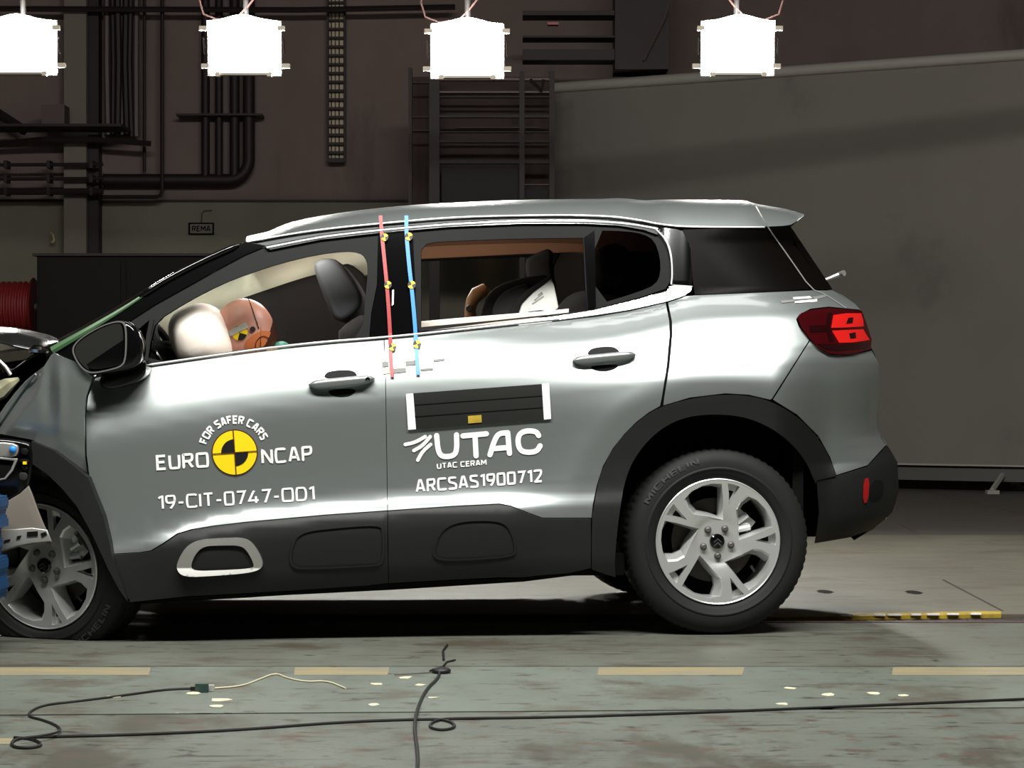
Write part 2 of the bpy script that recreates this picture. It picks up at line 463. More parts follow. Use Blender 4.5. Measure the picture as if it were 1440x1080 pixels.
# ------------------------------------------------------------------ the hall
XL, XR, YB, ZT = -9.0, 9.5, 14.0, 7.5
M['wall'] = noisy('flare_tinted_wall_paint', (128, 112, 106), (112, 96, 90), (.5, .5, .25), .8, extra=[((92, 76, 70), (1.4, 1, .35), .58, .75)])  # reddish cast puts the floodlights' flare haze into the wall colour
M['wall2'] = noisy('lower_wall_paint', (134, 130, 116), (118, 114, 100), (.7, .7, .4), .8)
M['ceil'] = mat('dark_ceiling', (38, 36, 35), .9)
M['pipe'] = mat('dark_pipe', (38, 27, 26), .6, .2)
M['pipe2'] = mat('grey_pipe', (88, 74, 70), .55, .2)
fl_near = noisy('worn_grey_green_floor_paint', (97, 103, 95), (84, 89, 81), (2.6, 1.6, 1), .55, .35, .65,
    extra=[((68, 67, 58), (2.0, 1.0, 1), .50, .59), ((82, 67, 56), (7, 11, 1), .55, .64), ((170, 168, 148), (24, 15, 1), .70, .74), ((52, 48, 43), (9, 14, 1), .57, .66), ((58, 54, 48), (3.0, 26, 1), .57, .66)])
fl_mid = noisy('worn_green_floor_paint', (104, 113, 104), (92, 98, 89), (2.4, 1.4, 1), .5, .35, .65,
    extra=[((84, 82, 72), (2.4, 2.0, 1), .52, .62), ((178, 173, 146), (20, 14, 1), .69, .73), ((66, 56, 48), (6, 20, 1), .57, .66), ((58, 54, 48), (14, 10, 1), .61, .69)])
fl_worn = noisy('worn_beige_floor_paint', (114, 113, 100), (100, 97, 84), (1.6, 1.4, 1), .5, .35, .65,
    extra=[((92, 83, 70), (1.4, 2.6, 1), .52, .64), ((70, 60, 51), (3.0, 16, 1), .57, .67), ((60, 54, 46), (12, 12, 1), .61, .70)])
fl_front = noisy('worn_grey_floor_paint', (99, 103, 94), (86, 88, 79), (2.2, 1.5, 1), .5, .35, .65,
    extra=[((76, 71, 61), (2.0, 3.0, 1), .52, .62), ((64, 55, 47), (3.5, 22, 1), .55, .65), ((52, 48, 43), (11, 12, 1), .60, .69)])
fl_far = noisy('dark_far_floor', (86, 82, 76), (76, 72, 66), (.6, .6, 1), .7)
floor = Geo(); floor.box2((XL, -9.5, -.22), (XR, YB, -.045)); floor = floor.build('floor', M['dark']); tag(floor, kind='structure')
def plate(lo_a, lo_b, hi_a, hi_b, m, x0=XL, x1=XR):
    """slab between two joint lines, given as y at the left and at the right edge of the picture"""
    g = Geo(); xa, xb = -1.5, 1.5
    f = lambda ya, yb, x: ya+(yb-ya)*(x-xa)/(xb-xa)
    V = [(x0, f(lo_a, lo_b, x0), 0), (x1, f(lo_a, lo_b, x1), 0), (x1, f(hi_a, hi_b, x1), 0), (x0, f(hi_a, hi_b, x0), 0)]
    V += [(a, b, -.05) for a, b, _ in V]
    g.add(V, [(0, 1, 2, 3), (7, 6, 5, 4), (0, 4, 5, 1), (1, 5, 6, 2), (2, 6, 7, 3), (3, 7, 4, 0)])
    return g.build('floor_plate', m, floor)
gy = lambda py: CAMZ*F/(py-540)+CAMY
yJ1a, yJ1b, yJ2 = gy(1006), gy(995), gy(937)
plate(-9.4, -9.4, yJ1a-.012, yJ1b-.012, fl_near)
plate(yJ1a+.010, yJ1b+.010, yJ2-.008, yJ2-.008, fl_mid)
yT0, yT1 = gy(876), gy(864)
plate(yJ2+.007, yJ2+.007, yT0, yT0, fl_front)
ySeam = gy(752)
plate(yT1, yT1, ySeam-.006, ySeam-.006, fl_worn)
plate(ySeam+.004, ySeam+.004, YB, YB, fl_far)
g = Geo(); g.box2((XL, YB, -.2), (XR, YB+.2, P(0, 282, YB).z)); lw = tag(g.build('wall_back', M['wall2']), kind='structure')
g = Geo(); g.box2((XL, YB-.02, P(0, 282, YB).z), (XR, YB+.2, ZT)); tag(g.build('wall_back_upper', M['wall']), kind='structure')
g = Geo(); g.box2((XL, YB-.03, P(0, 284, YB).z), (XR, YB-.02, P(0, 281, YB).z)); tag(g.build('trim_1', M['pipe']), kind='structure')
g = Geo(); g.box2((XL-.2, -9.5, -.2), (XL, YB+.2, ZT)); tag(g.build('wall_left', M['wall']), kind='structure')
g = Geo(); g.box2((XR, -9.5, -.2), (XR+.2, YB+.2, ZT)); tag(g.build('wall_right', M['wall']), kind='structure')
g = Geo(); g.box2((XL-.2, -9.5, ZT), (XR+.2, YB+.2, ZT+.2)); tag(g.build('ceiling', M['ceil']), kind='structure')
g = Geo(); g.box2((XL-.2, -9.7, -.2), (XR+.2, -9.5, ZT)); tag(g.build('wall_front', M['ceil']), kind='structure')

# painted dashes and dark bolt holes on the floor plates
M['ydash'] = noisy('worn_yellow_paint', (150, 134, 92), (124, 122, 104), (3, 22, 1), .6, .36, .58)
def patch(name, quad, m, h=.0012):
    V = [G(*q, h) for q in quad]; V += [v-Vector((0, 0, h+.002)) for v in V]
    return mk(name, V, [(0, 1, 2, 3), (0, 4, 5, 1), (1, 5, 6, 2), (2, 6, 7, 3), (3, 7, 4, 0)], m, floor)
for a, b in ((-30, 212), (415, 548), (842, 1047), (1256, 1470)):
    patch('yellow_dash', [(a-2, 949), (b-3, 949), (b, 938.5), (a, 938.5)], M['ydash'])
patch('yellow_dash', [(-40, 1047), (14, 1046), (18, 1038), (-40, 1038)], M['ydash'])
for cx, cy in ((1160, 832), (1285, 833)):
    g = Geo(); c = G(cx, cy, .0008); V = [c]+[c+Vector((.035*math.cos(k*math.pi/8)*(1+.2*math.sin(k*3)), .09*math.sin(k*math.pi/8), 0)) for k in range(16)]
    g.add(V, [(0, k+1, (k+1) % 16+1) for k in range(16)]); g.build('anchor_hole', M['dark'], floor)
patch('plate_joint', [(1408, 859), (1412, 859), (1328, 815), (1324, 815)], M['pipe'], .0008)
for q in ([(1262, 735), (1290, 751.5), (1293, 751), (1264, 734)], [(1280, 685), (1500, 740), (1504, 738), (1284, 684)]):
    patch('chalk_line', q, M['pipe2'], .001)
# the guide track set in the floor
tr = Geo(); tr.box2((XL, yT0+.01, -.04), (XR, yT1-.01, -.012)); track = tr.build('guide_track', M['pipe'], floor)
g = Geo(); a, b = G(1080, 863.5, .003), G(1408, 859, .003); c, d = G(1408, 863.5, .003), G(1080, 868, .003)
g.add([a, b, c, d]+[v-Vector((0, 0, .02)) for v in (a, b, c, d)], [(0, 1, 2, 3), (0, 4, 5, 1), (1, 5, 6, 2), (2, 6, 7, 3), (3, 7, 4, 0)])
M['ytape'] = noisy('yellow_tape', (196, 168, 44), (140, 120, 44), (9, 9, 9), .6)
g.build('yellow_tape_strip', M['ytape'], floor)
g = Geo(); g.box2((G(1040, 867, 0).x, yT0+.012, -.02), (XR, yT0+.05, .003)); g.build('track_rail', M['pipe2'], floor)
for a in (1190, 1237, 1258, 1288, 1312, 1340, 1372):
    g = Geo(); c = G(a, 864+(1300-a)*.012, .006); g.box(c, (.04+.02*random.random(), .018, .006)); g.build('white_scale_mark', M['white'], floor)

# background furniture, seen dimly on the back wall
def bar(g, a, b, y, r=None, wpx=4, n=8):
    g.tube([P(*a, y), P(*b, y)], r or wpx*(y-CAMY)/F/2, n)
wy = YB-.2
t = empty('duct_bundle', P(320, 255, wy), 'bundle of dark vertical ducts turning into one horizontal duct on the back wall', 'pipe')
for a, wd in ((289, 12), (308, 11), (330, 14)):
    g = Geo(); bar(g, (a, -70), (a, 252), wy, wpx=wd, n=12); g.build('duct', M['pipe'], t, True)
g = Geo(); r = 17*(wy-CAMY)/F/2
g.tube([P(350, -70, wy)]+[P(350, 225, wy)]+[P(350-28*(1-math.cos(k*.262)), 225+28*math.sin(k*.262), wy) for k in range(1, 7)]+[P(145, 253, wy)], r, 12); g.build('duct_elbow', M['pipe'], t, True)
g = Geo(); g.box(P(310, 163, wy), (1.0*120*(wy-CAMY)/F, .25, .02)); g.build('pipe_bracket', M['pipe'], t)
t = empty('water_pipe', P(228, 276, wy), 'thin pipe running down the wall and bending left below the big duct', 'pipe')
g = Geo(); g.tube([P(228, -70, wy-.1), P(228, 268, wy-.1), P(226, 275, wy-.1), P(220, 277, wy-.1), P(140, 277, wy-.1)], .02, 8); g.build('pipe_run', M['pipe'], t, True)
g = Geo(); g.tube([P(203, -70, wy), P(203, 242, wy)], .016, 8); tag(g.build('conduit', M['pipe'], None, True), 'single straight conduit just left of the bending water pipe', 'pipe')
for (py, wd, lab) in ((232, 5, 'uppermost of three horizontal pipes left of the concrete column'), (252, 5, 'middle of three horizontal pipes left of the concrete column'), (270, 9, 'lowest and thickest of three horizontal pipes left of the concrete column')):
    g = Geo(); bar(g, (-160, py+1), (145, py-1), wy-.25, wpx=wd)
    for q in (10, 70, 130): g.box(P(q, py, wy-.2), (.035, .16, .075))
    tag(g.build('horizontal_pipe', M['pipe'], None, True), lab, 'pipe')
g = Geo(); a, b = P(97, 250, YB-.05), P(128, 250, YB-.05); g.box2((a.x, YB-.3, 0), (b.x, YB-.02, ZT)); tag(g.build('column', mat('column_concrete', (124, 116, 106), .85)), kind='structure')
g = Geo(); a, b = P(129, 250, YB-.05), P(143, 250, YB-.05); g.box2((a.x, YB-.22, 0), (b.x, YB-.03, ZT)); tag(g.build('pilaster', M['pipe']), kind='structure')
t = empty('bracket_shelf', P(90, 200, wy), 'dark steel bracket shelf high on the wall at upper left', 'shelf')
g = Geo(); a, b = P(-60, 178, wy-.5), P(190, 190, wy); g.box2((a.x, wy-.75, b.z), (b.x, wy-.22, a.z)); g.build('shelf_board', M['pipe'], t)
g = Geo(); g.tube([P(-30, 206, wy-.1), P(60, 196, wy-.3), P(128, 196, wy-.3), P(212, 202, wy-.3)], .03, 6); g.build('shelf_brace', M['pipe'], t)
g = Geo(); g.tube([P(-20, 148, wy-.1), P(35, 184, wy-.3)], .05, 6); g.build('shelf_strut', M['pipe'], t)
g = Geo(); a, b = P(63, 150, wy-.4), P(95, 177, wy-.4); g.box2((a.x, wy-.55, b.z+.003), (b.x, wy-.3, a.z)); c = g.build('junction_box', M['pipe2']); tag(c, 'small grey box standing on the high dark wall shelf', 'box')
t = empty('cable_bundle', P(172, 60, wy), 'thick dark bundle of vertical cables behind the wall shelf', 'cable')
for k in range(7):
    g = Geo(); g.tube([P(150+7*k, -70, wy-.05*(k % 3)), P(150+7*k+3*math.sin(k), 90, wy-.05*(k % 3)), P(152+6.6*k, 192, wy-.05*(k % 3))], .026 if k % 2 else .034, 7); g.build('cable_run', M['pipe'] if k % 3 else M['pipe2'], t, True)
t = empty('cable_ladder', P(472, 228, wy), 'tall vertical cable ladder with pale slots on the back wall', 'ladder')
for a in (461, 485):
    g = Geo(); g.box2(P(a-1.6, -70, wy), P(a+1.6, 229, wy+.06)); g.build('side_rail', M['pipe'], t)
M['slot'] = mat('pale_slot', (205, 188, 160), .6)
g0 = Geo(); g0.box2(P(463, -70, wy+.07), P(483, 229, wy+.085)); g0.build('back_plate', M['slot'], t)
for k in range(19):
    py = 228-k*12.4; g = Geo(); g.box2(P(462, py-3.2 if k else py-6, wy-.02), P(484, py+1.5, wy+.06)); g.build('rung', M['pipe'], t)
for k in range(3):
    g = Geo(); bar(g, (466+k*5.5, -70), (466+k*5.5, 222), wy+.05, wpx=1.6, n=6); g.build('cable_run', M['pipe2'] if k == 1 else M['pipe'], t)
t = empty('storage_rack', P(680, 420, 11.5), 'dark steel rack of posts and shelves behind the car roof', 'rack')
ry = 11.4
for a, wd in ((577, 6), (611, 15), (734, 7), (776, 7)):
    g = Geo(); g.box2(P(a-wd/2, 100 if a > 600 else 95, ry), P(a+wd/2, 680, ry+.1)); p = g.build('post', M['pipe'], t)
for a, b, py, h in ((577, 608, 117, 3), (577, 608, 165, 3), (577, 608, 184, 3), (615, 776, 112, 5), (615, 776, 130, 4), (615, 776, 137, 3), (615, 776, 164, 5), (640, 760, 180, 3), (615, 776, 186, 3), (615, 776, 199, 5), (615, 776, 228, 6), (735, 772, 260, 2)):
    g = Geo(); g.box2(P(a, py-h/2, ry+.02), P(b, py+h/2, ry+.09)); g.build('shelf_beam', M['pipe2'] if py in (130, 260, 112) else M['pipe'], t)
g = Geo(); g.box2(P(579, 108, ry+.55), P(776, 336, ry+.58)); g.build('back_sheet', mat('rack_back', (62, 46, 43), .8), t)
g = Geo(); g.box2(P(621, 234, ry+.12), P(732, 330, ry+.5)); g.build('lower_panel', M['trimdark'], t)
g = Geo(); g.box2(P(738, 266, ry+.12), P(772, 330, ry+.5)); g.build('lower_bin', M['trimdark'], t)
g = Geo(); g.tube([P(745, 112, ry-.02), P(762, 128, ry-.02), P(764, 112, ry-.02)], .02, 6); g.build('hook', M['pipe'], t)
t = empty('ceiling_gantry', P(830, 60, 12), 'dark steel gantry beams hanging above the top left corner of the backdrop screen', 'gantry')
for py, h in ((22, 14), (55, 10), (80, 22)):
    g = Geo(); g.box2(P(735, py-h/2, 12), P(862, py+h/2, 12.3)); g.build('beam', M['pipe'], t)
g = Geo(); g.box2(P(865, -120, 12), P(935, 108, 12.5)); g.build('hanger', M['pipe'], t)
g = Geo(); g.box2(P(770, 31, 11.9), P(785, 37, 12)); o = g.build('red_tag', M['redtape'], t); tag(o, 'red tag')
g = Geo(); g.tube([P(905, 85, 11.95), P(935, 25, 11.95), P(960, -60, 11.95)], .012, 6); g.build('stay_wire', M['pipe2'], t)
g = Geo(); g.tube([P(-100, 12, wy-.2), P(420, 14, wy-.2), P(640, 10, wy-.2)], .03, 6); tag(g.build('conduit', M['pipe'], None, True), 'long horizontal conduit crossing behind the two left floodlights', 'pipe')
# black cabinet, hose reel, sign, hook
cy0 = 9.0
t = empty('black_cabinet', P(170, 640, cy0), 'low wide black cabinet standing behind the windscreen', 'cabinet')
g = Geo(); a = P(52, 360, cy0); b = P(420, 360, cy0); g.box2((a.x, cy0, 0.002), (b.x, cy0+.7, a.z)); g.build('body', M['cabinet'], t)
for u0, u1 in ((0, .33), (.335, .665), (.67, 1)):
    g = Geo(); x0 = a.x+(b.x-a.x)*u0+.02; x1 = a.x+(b.x-a.x)*u1-.02; g.box2((x0, cy0-.02, .08), (x1, cy0, a.z-.03)); g.build('cabinet_door', M['cabinet'], t)
g = Geo(); g.box2((a.x-.03, cy0-.03, a.z), (b.x+.03, cy0+.7, a.z+.02)); g.build('top', M['pipe'], t)
t = empty('hose_reel', P(14, 640, 9.4), 'red ribbed hose reel on a stand at the left edge', 'reel')
M['redreel'] = mat('red_reel', (112, 26, 26), .5)
c = P(49, 432, 9.4)
def turned(prof, n=36, closed=False):
    g = Geo(); g.lathe(prof, n, closed=closed); g.v = [Vector((c.x-v.y, c.y+v.x, c.z+v.z)) for v in g.v]; return g
turned([(.08, .02), (.2, .02)]+[(.205 if k % 4 < 2 else .188, .02+.011*k) for k in range(34)]+[(.2, .395), (.08, .395)], closed=True).build('drum', M['redreel'], t, True)
for yy in (.0, .40):
    turned([(.0, yy), (.225, yy), (.235, yy+.008), (.225, yy+.016), (0, yy+.016)]).build('flange', M['redreel'], t, True)
g = Geo(); g.tube([c+Vector((.05, 0, 0)), c+Vector((-.47, 0, 0))], .03, 10); g.build('axle', M['steel'], t)
for xx in (.03, -.45):
    for sy in (-.22, .22):
        g = Geo(); g.tube([c+Vector((xx, 0, 0)), Vector((c.x+xx, c.y+sy, .0))], .02, 8); g.build('leg', M['cabinet'], t)
t = empty('wall_sign', P(283, 321, YB), 'small framed sign on the wall above the windscreen', 'sign')
g = Geo(); g.box2(P(265, 313, YB-.02), P(301, 330, YB)); g.build('board', M['wall2'], t)
g = Geo()
for q in (((265, 313), (301, 315)), ((265, 328), (301, 330)), ((265, 313), (267.4, 330)), ((298.6, 313), (301, 330))): g.box2(P(*q[0], YB-.03), P(*q[1], YB-.021))
g.build('sign_frame', M['dark'], t)
def flat(y): return lambda a, b: y
lettering('sign_text', 'REMA', (270, 325.5), (296, 325.5), (0, -8), M['dark'], t, .18, 0, flat(YB-.024))
g = Geo(); g.tube([P(283, 313, YB-.01), P(284, 300, YB-.01), P(287, 296.5, YB-.01), P(298, 296, YB-.01)], .008, 6); g.build('sign_wire', M['pipe2'], t)
M['wire'] = mat('bright_wire', (220, 205, 150), .3, .5)
g = Geo(); g.tube([P(71, 326, wy+.05), P(75, 331, wy+.05), P(76, 338, wy+.05), P(73, 341, wy+.05)], [.004, .008, .012, .016], 6); tag(g.build('wall_hook', M['wire'], None, True), 'tiny bright hook on the pale wall left of the column', 'hook')

# projection screen angled across the right of the hall
M['screen'] = noisy('backdrop_cloth', (122, 117, 110), (114, 109, 102), (.4, .4, .35), .85, extra=[((100, 96, 90), (.9, .9, .8), .58, .72)])
M['screentop'] = mat('screen_roller', (156, 152, 144), .6)
t = empty('backdrop_screen', P(1100, 660, 11.5), 'huge grey backdrop screen with a pale top tube behind the car', 'screen')
D0, D1 = 20.6, 18.5
L0 = Vector(((772-720)/F*D0, D0+CAMY, 0)); L1 = Vector(((1440-720)/F*D1, D1+CAMY, 0)); dirv = (L1-L0); L2 = L0+dirv*1.55
nrm = Vector((dirv.y, -dirv.x, 0)).normalized()
ztop, zbot = 3.735, .235
def quadbox(a, b, z0, z1, th):
    V = [a+Vector((0, 0, z0)), b+Vector((0, 0, z0)), b+Vector((0, 0, z1)), a+Vector((0, 0, z1))]; V += [v-nrm*th for v in V]
    return V, [(0, 1, 2, 3), (7, 6, 5, 4), (0, 4, 5, 1), (1, 5, 6, 2), (2, 6, 7, 3), (3, 7, 4, 0)]
g = Geo(); g.add(*quadbox(L0, L2, zbot, ztop-.07, .03)); g.build('cloth', M['screen'], t)
g = Geo(); g.tube([L0-dirv*.004+Vector((0, 0, ztop-.04)), L2+Vector((0, 0, ztop-.04))], .05, 12); g.build('top_tube', M['screentop'], t, True)
g = Geo(); g.add(*quadbox(L0, L2, zbot-.015, zbot, .04)); g.build('hem_bar', M['screentop'], t)
g = Geo(); g.add(*quadbox(L0-nrm*.06, L2-nrm*.06, .09, .2, .05)); g.build('base_beam', M['steel'], t)
for k in (.02, .5, .955, 1.4):
    p = L0+dirv*k; g = Geo(); g.tube([p+nrm*.25+Vector((0, 0, .03)), p-nrm*.08+Vector((0, 0, .15))], .025, 6); g.tube([p-nrm*.6+Vector((0, 0, .03)), p-nrm*.08+Vector((0, 0, .15))], .025, 6)
    g.box(p+nrm*.25+Vector((0, 0, .016)), (.1, .1, .03)); g.box(p-nrm*.6+Vector((0, 0, .016)), (.1, .1, .03)); g.build('foot', M['screentop'], t)
    g = Geo(); g.tube([p-nrm*.09+Vector((0, 0, .1)), p-nrm*.09+Vector((0, 0, ztop-.05))], .03, 8); g.build('post', M['steel'], t)

# ------------------------------------------------------------------ the four floodlights
M['emit'] = mat('lamp_glow', (255, 255, 250), .5, emit=((255, 252, 244), LAMP_EMIT))
M['lampgrey'] = mat('lamp_body', (150, 140, 130), .45, .3)
M['lamptrim'] = mat('lamp_trim', (196, 184, 165), .5)
M['cordbrown'] = mat('brown_cord', (52, 30, 26), .6)
M['lampdk'] = mat('lamp_housing', (14, 11, 11), .6)
LY = 6.0
def floodlight(c, lean, label):
    """c: px,py of the face centre"""
    o0 = P(c[0], c[1], LY); s = (LY-CAMY)/F
    t = empty('floodlight', o0, label, 'lamp', 'floodlights hanging in a row')
    q = lambda x, y, d=0: Vector((o0.x+(x)*s, LY+d, o0.z-y*s))
    # face: a panel with a bowed top edge, wider at one end
    top = [(-49+98*k/12, -36-9*math.exp(-((k-6)/3.2)**2)) for k in range(13)]
    ring = [(x-lean*.5, y) for x, y in top]+[(49+lean*.6, 36), (-49+lean*.6, 36)]
    n = len(ring); V = [q(x, y, -.02) for x, y in ring]+[q(x, y, .03) for x, y in ring]
    Fs = [tuple(range(n)), tuple(range(2*n-1, n-1, -1))]+[(i, i+n, (i+1) % n+n, (i+1) % n) for i in range(n)]
    f = Geo(); f.add(V, Fs); f.build('lamp_face', M['emit'], t)
    g = Geo(); g.add([q(-52, -38, .032), q(52, -38, .032), q(52, 40, .032), q(-52, 40, .032), q(-30, -26, .26), q(30, -26, .26), q(30, 26, .26), q(-30, 26, .26)], [(0, 1, 2, 3), (4, 7, 6, 5), (0, 4, 5, 1), (1, 5, 6, 2), (2, 6, 7, 3), (3, 7, 4, 0)])
    g.build('housing', M['lampdk'], t)
    for sx in (-1, 1):
        for yy in (-26, 27):
            g = Geo(); x = sx*(51 if yy > 0 else 49)+lean*(.5 if yy > 0 else -.5)
            g.box2(q(x, yy-3, -.02), q(x+sx*11, yy+3, .02)); g.build('bracket', M['lamptrim'], t)
        g = Geo(); xx = sx*56; g.tube([q(xx-1, -12, -.02), q(xx, -10, -.02), q(xx+lean*.2, 8, -.02), q(xx+lean*.2+1, 11, -.02)], .006, 6); g.build('side_handle', M['chrome'], t, True)
        g = Geo(); g.box2(q(sx*36-3, 36, -.025), q(sx*36+3, 42, .02)); g.build('clip', M['lamptrim'], t)
    g = Geo(); g.box2(q(-40, 36.5, -.02), q(40, 40, .03)); g.build('lower_lip', M['lampgrey'], t)
    g = Geo(); g.tube([q(0, -38, .12), q(0, -39-0, .12), q(0, -(c[1]+99), .06)], .018, 10); g.build('hanging_pole', M['lampdk'], t, True)
    return t, q
for c, ln, lab in (((27, 65), 6, 'glowing square floodlight cut by the left edge, leftmost of the row of four'), ((343, 66), 5, 'glowing square floodlight above the windscreen, second from the left in the row'),
                   ((657, 70), 0, 'glowing square floodlight above the steel rack, third from the left in the row'), ((1038, 66), -5, 'glowing square floodlight in front of the backdrop screen, rightmost of the row')):
    t, q = floodlight(c, ln, lab)
    if c[0] != 27:
        g = Geo(); s0 = 1 if c[0] < 1000 else -1
        g.tube([q(-62*s0, -66-30, .1), q(-66*s0, -70, .1), q(-60*s0, -50, .1), q(-40*s0, -42, .1), q(-12*s0, -46, .1), q(2*s0, -60, .1), q(16*s0, -78, .1), q(40*s0, -110, .1)], .007, 6); g.build('power_cord', M['cordbrown'], t, True)
g = Geo(); s = (LY-CAMY)/F
g.box2((P(-200, 0, LY).x, LY+.0, P(0, -100, LY).z), (P(1640, 0, LY).x, LY+.12, P(0, -112, LY).z)); tag(g.build('lamp_truss', M['lampdk']), 'dark truss tube above the frame carrying the floodlights', 'truss')

# ------------------------------------------------------------------ the car
car = empty('car', (.2, .9, 0), 'silver grey compact crossover car with crumpled front, white lettering on its doors', 'car')
CP = lambda name, rings, m, **k: panel(name, rings, M[m], car, **k)
# front door
fd = [(207, 517), (300, 503), (390, 491), (470, 483), (539.5, 477.5), (541.6, 530), (543.6, 650), (544.6, 717.5), (458, 723.5), (347, 733.5), (300, 739), (269, 744), (249, 750), (230, 763), (212, 774), (196, 776.5), (160, 778.5), (156, 762), (147, 725), (135, 695), (126, 670), (122, 640), (121, 585), (124, 558), (134, 532), (170, 523)]
front_door = CP('front_door', fd, 'paint')
rd = [(540.6, 477), (587, 473), (700, 461), (786, 451.5), (841, 445), (887, 437), (936, 425), (941, 452), (941.5, 471), (937.5, 515), (930.5, 560), (928, 571), (912, 580), (895, 593), (878, 610), (862, 630), (848, 655), (839, 683), (833.5, 710), (832, 728), (763, 728), (741, 720), (719, 711), (702, 708), (641, 711), (545.5, 717.5), (544.5, 650), (542.5, 530)]
rear_door = CP('rear_door', rd, 'paint', grid=7)
quarter = CP('quarter_panel', [(939.5, 425), (963, 417), (977, 415.5), (1060, 412), (1140, 408.5), (1171, 408.5), (1185, 415), (1202, 427), (1210, 435.5), (1165, 431), (1140, 434), (1124, 442), (1119.5, 449), (1123, 459), (1138, 478), (1085.5, 560.5), (1083, 562), (1053, 555), (1020, 553), (970, 559), (933, 570), (934, 560), (941.5, 515), (945.5, 471), (945, 452)], 'paint', grid=7)
bumper_p = CP('rear_bumper_cover', [(1139.4, 479), (1150, 489), (1166, 499), (1190, 500.5), (1225.5, 493), (1236, 511), (1237.5, 560), (1234.5, 590), (1237, 608), (1247, 624), (1220, 654), (1176, 668), (1167.5, 643), (1151, 613), (1121, 583), (1087.2, 562)], 'paint', grid=7)
bumper_b = CP('rear_bumper_valance', [(1148.5, 676), (1175, 670), (1220.5, 656), (1248, 626.5), (1253, 634), (1262, 650), (1264, 690), (1255, 720), (1227, 745), (1193, 756), (1146, 764), (1150, 740), (1152, 720)], 'plastic', off=-.006)
near(panel('bumper_insert', [(1226, 676), (1243, 675), (1241, 700), (1229, 705), (1223, 704)], M['rubber'], bumper_b, off=-.009, smooth=1))
o = near(panel('rear_reflector', [(1215, 674), (1223, 671), (1221, 706), (1213.5, 708)], M['reflector'], bumper_b, off=-.012, smooth=1)); tag(o, 'small red reflector')
# cladding along the sills and round the arches
arch_o = [(832.5, 801), (832, 760), (833, 727), (840, 683), (849, 655), (863, 630), (879, 610), (897, 593), (913, 581), (930, 572.5), (970, 560.5), (1020, 554.5), (1053, 556.5), (1083, 563.5), (1120, 584), (1150, 614), (1167, 644), (1175.5, 669.5), (1149, 675.5)]
arch_i = [(1147, 680), (1133, 647), (1107, 617), (1073, 595), (1033, 583), (977, 583), (937, 597), (903, 627), (880, 667), (870, 727), (864, 790), (866, 812)]
arch_o = arch_o[:2]+chaikin(arch_o[2:-1], 2, False)+arch_o[-1:]; arch_i = chaikin(arch_i, 2, False)
CP('rear_arch_cladding', arch_o+arch_i, 'plastic', off=-.012, skirt=.05)
fc = [(159, 780), (196, 778), (212, 775.5), (231, 764.5), (250, 751.5), (270, 745.5), (300, 740.5), (347, 735), (458, 725), (544.6, 719), (545, 770), (546, 820), (513, 823.5), (402, 831), (263, 838.5), (181, 847), (173, 820), (166, 800)]
fclad = panel('door_cladding', fc, M['plastic'], front_door, off=-.012, skirt=.03)
rc = [(545.5, 719), (641, 712.5), (702, 709.5), (719, 712.5), (741, 721.5), (763, 729.5), (831, 729.5), (831, 799), (800, 806), (760, 809), (735, 812), (700, 812), (640, 815), (546.8, 820)]
rclad = panel('door_cladding', rc, M['plastic'], rear_door, off=-.012, skirt=.03)
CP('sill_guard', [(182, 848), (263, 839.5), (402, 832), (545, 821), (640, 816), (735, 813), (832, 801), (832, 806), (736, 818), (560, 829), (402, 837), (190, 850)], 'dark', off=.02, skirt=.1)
# airbump recesses and the silver surround
def recess(parent, ring, m='plastic', d=-.018):
    ring = chaikin(ring, 2); cx = sum(p[0] for p in ring)/len(ring); cy = sum(p[1] for p in ring)/len(ring)
    inn = [(cx+(p[0]-cx)*.955, cy+(p[1]-cy)*.9) for p in ring]
    return near(panel('airbump', [ring, inn], M[m], parent, off=d, skirt=.008, grid=0, edge=6))
recess(fclad, [(405, 800), (410, 760), (425, 746), (470, 740), (536, 735), (541, 745), (541, 795), (520, 797), (440, 801)])
recess(rclad, [(607, 788), (611, 762), (622, 742), (645, 731), (690, 729), (712, 734), (722, 750), (728, 778), (715, 784), (650, 789)])
ro = [(247, 800), (252, 784), (263, 767), (280, 759), (310, 757), (344, 756), (358, 767), (370, 789), (368, 800), (350, 806), (300, 810), (258, 812)]
ri = [(268, 796), (274, 780), (286, 768), (312, 767), (338, 767), (348, 775), (358, 795), (354, 799.5), (310, 802), (272, 803)]
o = near(panel('airbump_surround', [chaikin(ro, 2), chaikin(ri, 2)], M['satin'], fclad, surf=lambda a, b: S(a, b)-.03-max(0, b-798)*.0013, skirt=.02, grid=3, edge=3)); tag(o, 'satin silver rounded surround')
near(panel('airbump_pad', ri, M['plastic'], fclad, off=-.019, skirt=.006, smooth=2))
# silver surrounds catch a chamfer: a bevel on the ring
bv = o.modifiers.new('bevel', 'BEVEL'); bv.width = .006; bv.segments = 2; bv.limit_method = 'ANGLE'

